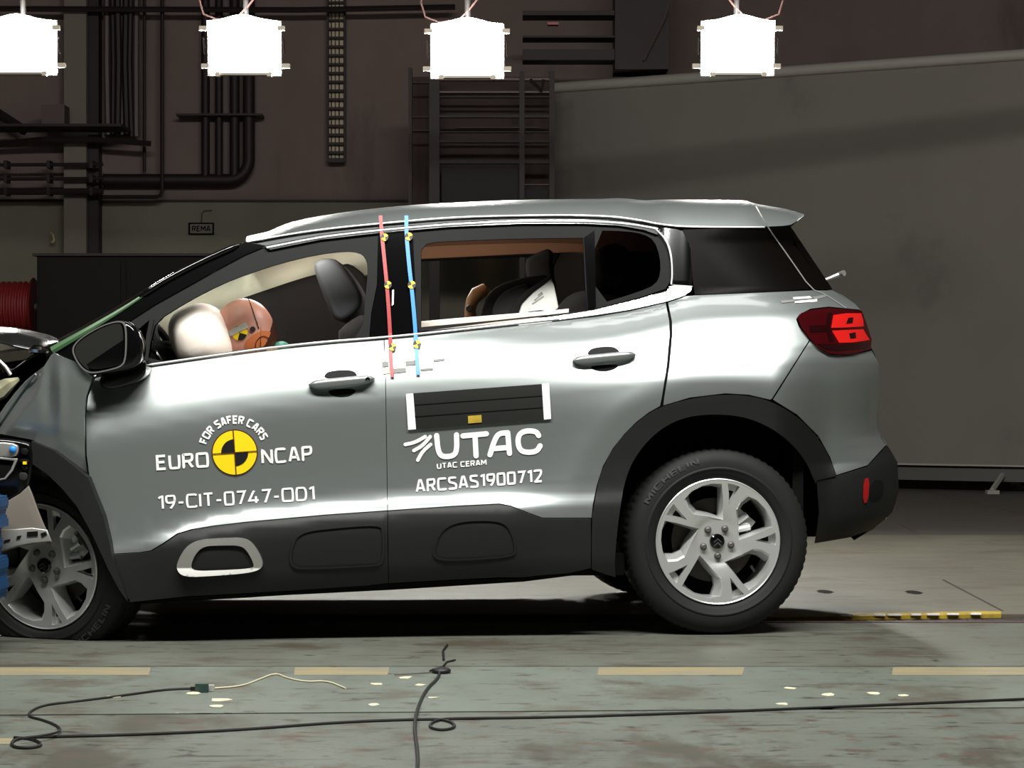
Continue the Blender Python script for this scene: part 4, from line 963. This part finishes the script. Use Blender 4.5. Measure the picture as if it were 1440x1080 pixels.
# wheels
def tyre_mesh():
    prof = [(.226, .05), (.229, .02), (.237, .006), (.25, -.003), (.262, -.006), (.266, -.009), (.27, -.009), (.274, -.006), (.292, -.006), (.31, -.001), (.322, .007), (.331, .014), (.338, .024), (.342, .04), (.3435, .06), (.3435, .075), (.336, .077), (.336, .085), (.344, .087), (.344, .11), (.336, .112), (.336, .12), (.3435, .122), (.3435, .165), (.338, .195), (.325, .212), (.29, .226), (.25, .22), (.226, .19)]
    def rf(r, y, j):
        if y > .015 and y < .2 and r > .337 and j % 3 == 0: return r-.0035
        return r
    g = Geo(); g.lathe(prof, 216, rfun=rf, closed=True); return g
def rim_geo():
    Ro = .226; yf = lerp_tab([(0, .028), (.03, .028), (.07, .030), (.1, .020), (.15, .010), (.2, .007), (.226, .004)])
    rings = [[(Ro*math.cos(a*math.pi/48), Ro*math.sin(a*math.pi/48)) for a in range(96)]]
    outer, inner, wedge = [], [], []
    pol = lambda a, r: (Ro*r*math.cos(math.radians(a)), Ro*r*math.sin(math.radians(a)))
    for k in range(5):
        A = 74.5+72*k
        outer.append([pol(A+a, r) for a, r in ((-1, .36), (6, .55), (9.5, .76), (12, .94), (22, .948), (32, .94), (44, .925), (55, .88), (58.5, .74), (58, .60), (38, .44))])
        inner.append([pol(A+29+(a-31)*1.26, .665+(r-.66)*1.18) for a, r in ((15, .44), (16, .58), (17, .72), (17.5, .83), (24, .855), (31, .87), (38, .865), (45, .85), (47.5, .72), (46, .60), (32, .50))])
        wedge.append([pol(A+a, r) for a, r in ((-1.5, .62), (2.5, .8), (6, .955), (0, .96), (-6.5, .955), (-4.5, .8))])
    V2, T, R = fill(rings+outer+wedge, .012, .012)
    g = Geo(); V = [Vector((x, yf(math.hypot(x, z)), z)) for x, z in V2]
    g.add(V, T)
    for o_, i_ in zip(outer, inner):
        n = len(o_); md = [(a[0]*.72+b[0]*.28, a[1]*.72+b[1]*.28) for a, b in zip(o_, i_)]
        L = [[Vector((x, yf(math.hypot(x, z)), z)) for x, z in o_], [Vector((x, yf(math.hypot(x, z))+.006, z)) for x, z in md], [Vector((x, yf(math.hypot(x, z))+.045, z)) for x, z in i_], [Vector((x, yf(math.hypot(x, z))+.075, z)) for x, z in i_]]
        g.add([v for l in L for v in l], [(q*n+i, q*n+(i+1) % n, (q+1)*n+(i+1) % n, (q+1)*n+i) for q in range(3) for i in range(n)])
    for w_ in wedge:
        n = len(w_); L0_ = [Vector((x, yf(math.hypot(x, z)), z)) for x, z in w_]; L1_ = [v+Vector((0, .022, 0)) for v in L0_]
        g.add(L0_+L1_, [(i, (i+1) % n, n+(i+1) % n, n+i) for i in range(n)]+[tuple(range(n, 2*n))])
    g.lathe([(.2255, .03), (.2255, .004), (.2285, .002), (.2315, .004), (.2315, .02), (.222, .05), (.21, .09), (.208, .2), (.226, .215)], 96)
    return g
TY = tyre_mesh(); RM = rim_geo()
def wheel(Mw, squash=False, full=True, lab=None, steer=False):
    bv_ = [Mw @ v for v in TY.v]
    if squash:
        for v in bv_:
            if v.z < .004:
                d = .004-v.z; v.z = .004+.0*d
    else:
        for v in bv_: v.z = max(v.z, .003)
    g = Geo(); g.v = bv_; g.f = TY.f; g.m = TY.m
    t = g.build('tyre', M['tyre'], car, True, sharp=28)
    if lab: tag(t, lab)
    def ch(name, geo, m, smooth=True, sharp=35):
        g2 = Geo(); g2.v = [Mw @ v for v in geo.v]; g2.f = geo.f; g2.m = geo.m; return g2.build(name, m, t, smooth, sharp=sharp)
    ch('rim', RM, M['alloy'], True, 24)
    b = Geo(); b.lathe([(0, .10), (.05, .10), (.055, .085), (.085, .085), (.09, .105), (.155, .105), (.155, .125), (0, .125)], 48); ch('brake_disc', b, M['brake'])
    if not full: return t
    b = Geo(); b.lathe([(0, .17), (.21, .17), (.21, .175), (0, .175)], 32); ch('backing_plate', b, M['dark'])
    b = Geo(); b.box((.105, .1, .075), (.085, .06, .05), Matrix.Rotation(.7, 3, 'Y')); b.tube([(.075, .065, .06), (.12, .065, .095)], .012, 8); b.tube([(.085, .065, .04), (.13, .065, .05)], .014, 8); ch('brake_caliper', b, M['alloy'])
    for k in range(5):
        b = Geo(); A = math.radians(74.5+72*k); q_ = lambda da, r: (.226*r*math.cos(A+math.radians(da)), .0275, .226*r*math.sin(A+math.radians(da)))
        b.add([q_(-1, .70), q_(1.6, .76), q_(3.4, .85), q_(-3.2, .85), q_(-2.6, .78)], [(0, 1, 2, 3, 4)]); ch('spoke_slot', b, M['dark'], False)
    for k in range(5):
        a = math.radians(57+72*k); b = Geo(); c = (.0535*math.cos(a), .0, .0535*math.sin(a))
        b.lathe([(0, .016), (.006, .015), (.0105, .018), (.0115, .028), (.014, .029), (.014, .034)], 14, c); ch('wheel_bolt', b, M['steel'])
    b = Geo(); b.lathe([(0, .014), (.022, .015), (.027, .019), (.028, .03)], 28); ch('hub_cap', b, M['gloss'])
    b = Geo()
    for zz in (.006, -.008):
        for sx in (-1, 1): b.add([(0, .0135, zz+.006), (0, .0135, zz+.0), (sx*.014, .0135, zz-.012), (sx*.014, .0135, zz-.006)], [(0, 1, 2, 3)])
    ch('hub_emblem', b, M['chrome'], False)
    b = Geo(); a = math.radians(-38); c = Vector((.185*math.cos(a), .05, .185*math.sin(a))); b.tube([c, c+Vector((-.02*math.cos(a), -.012, .02))], .005, 8); ch('valve_stem', b, M['black'])
    # raised maker's lettering on the sidewall
    for txt, a0, a1, h in ((('MICHELIN', 152, 104, .024),) if not steer else (('MICHELIN', -62, -18, .022),)):
        V2, Fs = text2d(txt, .2); b = Geo()
        V = []
        for u, v in V2:
            a = math.radians(a0+(a1-a0)*u); r = (.292+v*h) if a0 > a1 else (.314-v*h)
            V.append((r*math.cos(a), -.0075+max(0, (r-.30))*.22, r*math.sin(a)))
        b.add(V, Fs); ch('sidewall_lettering', b, M['tyretext'], False)
    return t
Rr = Matrix.Rotation(YAW, 4, 'Z')
pc = P(1010, 761.5, .045)
wheel(Matrix.Translation((pc.x, .035, .343)) @ Rr, lab='rear tyre with five-spoke alloy wheel')
pf = P(57, 797, -.10)
Rf = Matrix.Rotation(math.radians(-21), 4, 'Z') @ Matrix.Rotation(math.radians(7), 4, 'X')
wheel(Matrix.Translation((pf.x, -.10, pf.z)) @ Rf @ Matrix.Rotation(math.radians(7), 4, 'Y'), True, lab='steered front tyre, pressed flat, with five-spoke alloy wheel', steer=True)
R180 = Matrix.Rotation(math.pi+YAW, 4, 'Z')
v = mir(Vector((pc.x, .035, .343))); wheel(Matrix.Translation(v) @ R180, full=False)
v = mir(Vector((pf.x+.05, -.2, .343))); wheel(Matrix.Translation(v) @ R180, full=False)

# wing mirror
MY = -.315
mh = slab('wing_mirror', [(99, 491), (103, 483), (118, 470), (142, 457), (165, 450), (180, 451), (192, 462), (201, 482), (199, 505), (190, 517), (160, 523.5), (128, 527), (114, 519), (104, 505)], MY, MY+.10, M['gloss'], car, .03, 2)
rim_o = [(100, 491), (108, 479), (125, 467), (145, 456.5), (165, 450.5), (176, 452.5), (178.5, 470), (177.5, 505), (172, 516), (150, 522), (128, 526), (116, 520), (106, 507)]
rim_i = [(104, 491), (111, 481), (127, 470), (146, 460), (164, 454.5), (171, 456), (173.5, 472), (173, 503), (168.5, 512), (149, 518), (129, 522), (119, 517), (109, 505)]
def inset_ring(r, k):
    cx = sum(p[0] for p in r)/len(r); cy = sum(p[1] for p in r)/len(r); return [(cx+(x-cx)*k, cy+(y-cy)*k) for x, y in r]
panel('mirror_rim', [chaikin(rim_o, 2), chaikin(inset_ring(rim_o, .945), 2)], M['mirrorrim'], mh, surf=flat(MY-.010), skirt=.012, grid=0, edge=4)
M['mirror'] = mat('mirror_glass', (40, 40, 37), .3, 0)
panel('mirror_glass', rim_i, M['mirror'], mh, surf=lambda a, b: MY-.003+(a-140)*.0002+(b-490)*.0003, skirt=.003, grid=14, smooth=2)
slab('mirror_foot', [(150, 515), (190, 510), (204, 505), (206, 520), (200, 532), (185, 540), (165, 546), (148, 548), (138, 540), (142, 526)], MY+.07, -.10, M['gloss'], mh, .02, 2)
# tape strips and quartered targets
def tape(name, path, wd, m, lab):
    o = near(strokes(name, [path], wd, m, car, off=-.010, sm=1, round_=False)); tag(o, lab)
    return o
rt = tape('red_tape_strip', [(535, 303), (537, 330), (541, 370), (544, 400), (547, 440), (549, 478), (549.5, 505), (552, 530)], 5.2, M['redtape'], 'red tape strip down the pillar')
bt = tape('blue_tape_strip', [(571.5, 303), (571.5, 330), (575, 370), (579, 405), (583, 450), (585, 478), (586.5, 505), (588.5, 527)], 5.4, M['bluetape'], 'blue tape strip down the pillar')
def target(c, r, parent):
    V = []; Fs = []; fm = []
    for q in range(4):
        n0 = len(V); V.append(P(*c, S(*c)-.013))
        for k in range(7):
            a = math.radians(q*90+20+15*k); x, y = c[0]+r*math.cos(a), c[1]-r*math.sin(a); V.append(P(x, y, S(x, y)-.013))
        Fs += [(n0, n0+k+1, n0+k+2) for k in range(6)]; fm += [q % 2]*6
    mk('target_marker', V, Fs, None, parent, mats=[M['yellow'], M['black']], fm=fm)
for c in ((541, 333.5), (545.5, 400.5), (552, 488)): target(c, 5.2, rt)
for c in ((575, 332.5), (579, 400.5), (586.5, 484)): target(c, 5.6, bt)
near(panel('pillar_reflector', [(551.5, 408), (554, 407), (553.5, 428), (551, 430)], M['white'], bp, off=-.006, skirt=.004, grid=0))

# ------------------------------------------------------------------ cabin
slab('driver_headrest', [(440, 376), (444, 367), (460, 362), (476, 366), (492, 385), (505, 405), (511, 420), (505, 436), (485, 452), (472, 451), (464, 440), (452, 410)], .22, .52, M['seat'], car, .04, 1)
slab('driver_backrest', [(470, 470), (488, 452), (510, 440), (540, 450), (575, 520), (600, 640), (560, 680), (520, 660), (490, 560)], .14, .62, M['seatdark'], car, .05, 1)
slab('driver_seat_cushion', [(380, 640), (420, 625), (560, 650), (580, 690), (390, 690)], .14, .62, M['seatdark'], car, .04, 1)
slab('passenger_backrest', [(338, 419), (352, 414), (420, 391), (455, 382), (480, 388), (520, 430), (560, 520), (580, 640), (520, 650), (440, 560), (330, 560), (330, 470)], .95, 1.42, M['seatdark'], car, .05, 1)
slab('passenger_headrest', [(478, 372), (492, 370), (510, 384), (518, 410), (512, 424), (496, 420), (486, 400)], 1.05, 1.35, M['seatdark'], car, .04, 1)
o = slab('rear_bench', [(775, 448), (792, 420), (812, 409), (832, 407), (880, 420), (900, 470), (900, 640), (760, 640), (760, 560)], .30, 1.55, M['seatdark'], car, .05, 1)
slab('rear_headrest', [(738, 372), (742, 362), (760, 353), (772, 349), (779, 356), (776, 372), (784, 410), (780, 440), (764, 430), (758, 396), (742, 392)], .86, 1.12, M['seatdark'], car, .03, 1)
slab('rear_headrest', [(836, 352), (860, 340), (885, 346), (892, 380), (880, 410), (850, 414), (840, 390)], .40, .66, M['seatdark'], car, .04, 1)
o = slab('window_sill_strip', [(590, 452), (640, 447.5), (720, 441), (782, 436), (800, 434), (800, 448), (720, 455), (590, 467)], S(690, 455)+.09, S(690, 455)+.12, M['bagwhite'], car, .006, 0); tag(o, 'white strip inside the rear window sill')
# dashboard, wheel, airbags
slab('dashboard', [(100, 520), (160, 492), (215, 480), (240, 488), (250, 520), (240, 560), (110, 560)], .1, 1.5, M['trimdark'], car, .03, 1)
slab('instrument_pod', [(205, 486), (218, 478), (232, 479), (235, 487), (222, 496), (206, 500)], .12, .5, M['trimdark'], car, .02, 1)
g = Geo(); c = P(250, 520, .3); Rw = Matrix.Rotation(math.radians(62), 3, 'Y')
g.tube([c+Rw @ Vector((.185*math.cos(2*math.pi*k/32), .185*math.sin(2*math.pi*k/32), 0)) for k in range(33)], .015, 8); g.tube([c+Rw @ Vector((0, -.18, 0)), c+Rw @ Vector((0, .18, 0))], .018, 8); g.tube([c, c+Vector((-.3, 0, -.1))], .03, 8); g.build('steering_wheel', M['trimdark'], car, True)
g = Geo(); g.tube([P(212, 492, .1), P(219, 494, .1), P(226, 505, .1), P(230, 512, .1)], .006, 6); g.build('chrome_bezel', M['chrome'], car, True)
g = Geo(); Ra = Matrix.Rotation(math.radians(18), 3, 'Y')
g.ellipsoid(P(285, 478, .26), (.105, .27, .135), Matrix.Rotation(math.radians(-20), 3, 'Y'), 40, 24, .75); o = g.build('driver_airbag', M['bagwhite'], car, True, sharp=180); tag(o, 'white inflated driver airbag')
def cb(px, py): return 1.2-.05*math.sin(px*.035)-.04*math.cos(py*.06+px*.02)
o = panel('curtain_airbag', [(205, 505), (212, 460), (236, 436), (300, 404), (350, 384), (420, 364), (470, 355), (515, 352), (520, 385), (470, 400), (360, 432), (340, 520)], M['bagcream'], car, surf=cb, skirt=.12, grid=8, N=True); tag(o, 'cream curtain airbag on the far side')
um = mirror(ut, car); bpy.data.objects.remove(ut); um.name = 'upper_door_trim'
ft = CP('door_inner_panel', far_trim, 'trimdark', off=.085, skirt=.01, grid=24); fm_ = mirror(ft, car); bpy.data.objects.remove(ft); fm_.name = 'door_inner_panel'
# mirror the near side across the car for its far side
for o in [front_door, rear_door, quarter, bumper_p, bumper_b, bpy.data.objects['rear_arch_cladding'], ffr, rfr, bp, apil, rear_gl, bpy.data.objects['tailgate_side_glass'], 
          bpy.data.objects['front_window_pane'], bpy.data.objects['rear_window_pane'], bpy.data.objects['rear_quarter_pane'], tl_, dt, ip, iq, rsd, bpy.data.objects['sill_guard']]:
    mirror(o, car)

# ------------------------------------------------------------------ the driver dummy
hc = P(343, 470, .30); hr = (.118, .085, .135)
dm = empty('crash_dummy', P(420, 690, .34), 'tan crash test dummy slumped into the white airbag behind the steering wheel', 'dummy')
def skin(name, pts, edges, m, parent, sub=2):
    me = bpy.data.meshes.new(name); bm = bmesh.new(); L = bm.verts.layers.skin.verify(); vs = []
    for i, (co, r) in enumerate(pts):
        v = bm.verts.new(co); v[L].radius = (r, r); v[L].use_root = (i == 0); vs.append(v)
    for a, b in edges: bm.edges.new((vs[a], vs[b]))
    bm.to_mesh(me); bm.free(); me.materials.append(m); o = bpy.data.objects.new(name, me); put(o, parent)
    o.modifiers.new('skin', 'SKIN').use_smooth_shade = True
    s_ = o.modifiers.new('sub', 'SUBSURF'); s_.levels = sub; s_.render_levels = sub
    return o
Bp = lambda px, py, y: P(px, py, y)
M['shirt'] = mat('dummy_shirt', (150, 120, 90), .85)
skin('body', [(Bp(440, 640, .34), .13), (Bp(425, 600, .34), .14), (Bp(405, 550, .34), .15), (Bp(385, 518, .33), .11), (Bp(368, 498, .32), .055), (Bp(400, 530, .16), .06), (Bp(360, 590, .12), .042), (Bp(300, 560, .2), .034), (Bp(275, 545, .24), .03),
    (Bp(400, 530, .52), .06), (Bp(360, 590, .56), .042), (Bp(300, 560, .48), .034), (Bp(275, 545, .44), .03), (Bp(340, 640, .24), .08), (Bp(270, 640, .22), .06), (Bp(230, 740, .22), .045), (Bp(340, 640, .44), .08), (Bp(270, 640, .46), .06), (Bp(230, 740, .46), .045)],
    [(0, 1), (1, 2), (2, 3), (3, 4), (3, 5), (5, 6), (6, 7), (7, 8), (3, 9), (9, 10), (10, 11), (11, 12), (0, 13), (13, 14), (14, 15), (0, 16), (16, 17), (17, 18)], M['shirt'], dm)
g = Geo(); RH = Matrix.Rotation(math.radians(-24), 3, 'Y')
g.ellipsoid(hc, hr, None, 40, 28)
# face features pushed out on the left, towards the airbag
for v in g.v:
    d = v-hc
    if d.x < -.05 and abs(d.y) < .05:
        v.x -= .016*math.exp(-((d.z+.02)/.022)**2)*math.exp(-(d.y/.016)**2) + .008*math.exp(-((d.z+.075)/.02)**2)*math.exp(-(d.y/.03)**2)-.008*math.exp(-((d.z-.012)/.016)**2)*math.exp(-((abs(d.y)-.034)/.016)**2)
head = g.build('head', M['vinyl'], dm, True, sharp=180)
def He(px, py):
    y = hc.y
    for _ in range(3):
        q = P(px, py, y); a = 1-((q.x-hc.x)/hr[0])**2-((q.z-hc.z)/hr[2])**2; y = hc.y-hr[1]*math.sqrt(max(a, .02))
    return y
# seam line, chin cover, rear skull cap, side target, tape
strokes('scalp_seam', [[(349, 419), (354, 432), (359, 447), (364, 462)]], 1.3, M['capdark'], head, surf=He, off=-.002, sm=1)
panel('jaw_patch', [(344, 489), (345, 480), (356, 470), (370, 464), (384, 468), (386, 486), (378, 500), (346, 500)], M['vinylor'], head, surf=He, off=-.002, skirt=.002, grid=4, smooth=1)
strokes('jaw_seam', [[(360, 496), (359, 484), (363, 476), (371, 472), (378, 476)]], 1.2, M['capdark'], head, surf=He, off=-.005, sm=1)
g = Geo()
g.ellipsoid(hc+Vector((.018, .006, -.02)), (.112, .078, .126), None, 40, 28)
for v in g.v: v.x = max(v.x, hc.x+.072)
sk = g.build('skull_cap', M['capdark'], dm, True, sharp=60); tag(sk, 'dark glossy rear skull cap')
disc('head_target', (337, 468), 0, 11, 0, 360, 'yellow', head, -.004, 32, He)
disc('head_target_quarter', (337, 468), 0, 10.5, 75, 165, 'black', head, -.0055, 12, He)
disc('head_target_quarter', (337, 468), 0, 10.5, 255, 345, 'black', head, -.0055, 12, He)
panel('tape_piece', [(313, 470), (345, 453), (350, 460), (318, 476)], M['greytape'], head, surf=He, off=-.007, skirt=.002, grid=5)
disc('joint_marker', (355.5, 463), 0, 4, 0, 360, 'black', head, -.006, 16, He)
g = Geo(); g.ellipsoid(P(396, 488, .3), (.03, .05, .022)); o = g.build('neck_collar', mat('teal_collar', (70, 140, 122), .6), dm, True); tag(o, 'teal collar')

# child seat with a small dummy inside it on the rear bench
cs = empty('child_restraint', P(740, 640, .5), 'black child car seat with a white triangular side on the rear bench', 'child seat')
shell = [(674, 500), (676, 440), (684, 415), (700, 401), (730, 391), (757, 386.5), (768, 386), (772, 392), (768, 404), (742, 424), (730, 450), (730, 520)]
slab('side_shell', shell, .40, .47, M['seatdark'], cs, .02, 1)
slab('side_shell', shell, .66, .73, M['seatdark'], cs, .02, 1)
slab('shell_rim', [(745, 389), (757, 387), (768, 386), (772, 392), (768, 404), (742, 424), (735, 440), (730, 520), (722, 520), (726, 440), (738, 416)], .475, .655, M['seatdark'], cs, .01, 1)
slab('cushion', [(688, 500), (690, 440), (700, 417), (718, 404), (748, 397), (735, 425), (722, 470), (722, 510)], .375, .41, M['trimdark'], cs, .012, 1)
slab('side_wing', [(730, 470), (727, 445), (734, 426), (750, 410), (775, 392), (779, 400), (788, 444), (790, 470)], .37, .40, M['white'], cs, .008, 0)
slab('side_wing_rib', [(712, 470), (716, 440), (724, 424), (740, 408), (772, 388), (775, 392), (750, 410), (734, 426), (727, 445), (730, 470)], .36, .42, M['seatdark'], cs, .01, 0)
slab('side_cutout', [(732, 444), (744, 438), (760, 436), (774, 438), (786, 444), (760, 446)], .366, .372, M['trimdark'], cs, 0, 0)
o = slab('red_clip', [(779, 437), (783, 434), (786, 443), (781, 444)], .362, .369, M['redtape'], cs, .001, 0); tag(o, 'red clip')
strokes('faded_print', [[(752, 422), (763, 413)], [(749, 427), (764, 417)], [(757, 415), (762, 411)]], 1.6, M['greytape'], cs, surf=flat(.3685), off=0, sm=0)
cdm = empty('child_dummy', P(668, 640, .52), 'small tan child dummy limb with a steel joint, left of the child seat shell', 'dummy')
M['ctan'] = mat('child_dummy_tan', (176, 132, 82), .45)
g = Geo(); g.tube([P(664, 520, .52), P(662, 450, .52), P(661, 436, .52), P(664, 423, .52), P(671, 413, .52), P(680, 408, .52), P(688, 412, .54)], [.03, .026, .022, .024, .028, .026, .012], 12); g.build('forearm', M['ctan'], cdm, True)
g = Geo(); g.lathe([(0, -.012), (.012, -.012), (.014, -.004), (.014, .01), (0, .01)], 16, P(660, 434, .492)); g.build('elbow_joint', M['steel'], cdm, True)
g = Geo(); g.ellipsoid(P(690, 560, .565), (.07, .07, .16)); g.build('torso', M['ctan'], cdm, True)

# ------------------------------------------------------------------ crash barrier at the left edge
ba = empty('crash_barrier', P(-90, 860, .1), 'blue honeycomb crash barrier pressed against the car front at the left edge', 'barrier')
M['bluehc'] = mat('blue_honeycomb', (24, 76, 124), .45, .2)
for k in range(34):
    py = 700+k*4.1; g = Geo(); d = 2.2*math.sin(k*.9)
    if py > 838: break
    g.box2(P(-130, py, -.60), P(10+d-(8 if 738 < py < 786 else 0), py+2.4, -.42)); g.build('honeycomb_sheet', M['bluehc'], ba)
g = Geo(); g.box2(P(-134, 698, -.58), P(2, 838, -.43)); g.build('core', mat('barrier_core', (16, 52, 96), .6), ba)
a = P(-140, 690, -.6); g = Geo(); g.box2((a.x-.5, -.7, .0), (a.x-.05, .6, a.z)); g.build('backing_wall', M['steel'], ba)

# ------------------------------------------------------------------ cables and bits on the floor
M['cable'] = mat('black_cable', (24, 22, 22), .5)
def floorcable(name, pts, r, m, lab, n=3, up=None):
    pts = chaikin(pts, n, False); g = Geo(); g.tube([G(x, y, r+(up(x, y) if up else 0)) for x, y in pts], r, 8); return tag(g.build(name, m, None, True), lab, 'cable')
floorcable('cable', [(1560, 978), (1440, 983), (1200, 993), (960, 1003), (760, 1009), (650, 1010), (622, 1011), (606, 1016), (604, 1023), (620, 1027), (638, 1024), (640, 1018), (625, 1012), (600, 1011), (480, 1015), (330, 1027), (160, 1034), (60, 1036), (24, 1038), (14, 1046), (24, 1052), (52, 1051), (60, 1046), (46, 1039), (20, 1037)], .004, M['cable'], 'long black cable lying across the floor with a loop in its middle')
floorcable('cable', [(576, 1120), (588, 1078), (587, 1055), (582, 1020), (588, 992), (600, 968), (615, 955), (619, 944)], .0048, M['cable'], 'black cable running from the floor plug towards the viewer', up=lambda x, y: .011*math.exp(-((y-1012)/10)**2))
floorcable('cable', [(282, 968), (235, 969), (180, 977), (110, 986), (62, 991), (42, 1000), (40, 1008), (60, 1012), (82, 1021), (86, 1028), (66, 1034), (30, 1038)], .0036, M['cable'], 'black cable looping at lower left with a connector on its end', up=lambda x, y: .011*sst(1022, 1030, y))
floorcable('cable', [(300, 968), (340, 965), (365, 955), (388, 946), (402, 953), (430, 959), (460, 957), (486, 968)], .0028, mat('pale_cord', (196, 190, 160), .6), 'thin pale cord running right from the green connector')
t = empty('cable_connector', G(288, 968), 'small dark green connector joining the black cable and the pale cord', 'connector')
g = Geo(); g.box(G(284, 967.5, .013), (.038, .02, .026)); g.build('plug', mat('dark_green', (40, 66, 60), .5), t)
g = Geo(); g.box(G(295, 967.5, .010), (.028, .014, .018)); g.build('socket', M['greytape'], t)
g = Geo(); g.box(G(275, 968.5, .006), (.03, .012, .012)); g.build('strain_relief', M['cable'], t)
t = empty('floor_plug', G(620, 943), 'flattened black plug on the floor where the cable ends', 'plug')
g = Geo(); g.ellipsoid(G(621, 943, .008), (.03, .03, .012)); g.build('plug_body', M['cable'], t, True)
g = Geo(); g.tube([G(604, 943.5, .005), G(614, 942, .01)], [.003, .009], 6); g.tube([G(626, 942, .01), G(633, 944, .005)], [.01, .005], 6); g.build('plug_tab', M['cable'], t)
g = Geo(); g.tube([G(620, 940, .004), G(628, 931, .004), G(640, 928, .004)], .003, 6); g.tube([G(624, 928, .004), G(623, 915, .004), G(629, 907, .004)], .004, 6); tag(g.build('wire_scrap', M['cable'], None, True), 'frayed scrap of dark wire lying just beyond the floor plug', 'wire')
g = Geo(); g.tube([G(555, 949, .004), G(600, 946, .004), G(616, 944, .004)], .002, 6); tag(g.build('wire_scrap', M['pipe2'], None, True), 'thin straight wire lying left of the floor plug', 'wire')
M['chip'] = mat('pale_chip', (206, 200, 170), .7)
for i, (cx, cy, s_) in enumerate(((312, 984, 1.6), (305, 993, 1.2), (530, 962, 1.0), (570, 953, 1.2), (590, 963, .8), (525, 991, .9), (610, 981, .8), (272, 975, 1.1), (160, 980, .9), (1110, 968, .9), (1165, 977, 1.2), (1230, 975, 1.0), (1270, 978, .9), (1100, 990, .8), (1005, 852, .5))):
    c = G(cx, cy, .001); n = 7; g = Geo()
    ring = [c+Vector((.022*s_*math.cos(k*2*math.pi/n)*(.6+.6*random.random()), .03*s_*math.sin(k*2*math.pi/n)*(.5+.6*random.random()), .002*random.random())) for k in range(n)]
    g.add(ring+[v-Vector((0, 0, .002)) for v in ring], [tuple(range(n))]+[(k, k+n, (k+1) % n+n, (k+1) % n) for k in range(n)])
    tag(g.build('paint_chip', M['chip']), 'pale flake of paint lying loose on the floor', 'flake', 'loose paint flakes on the floor')
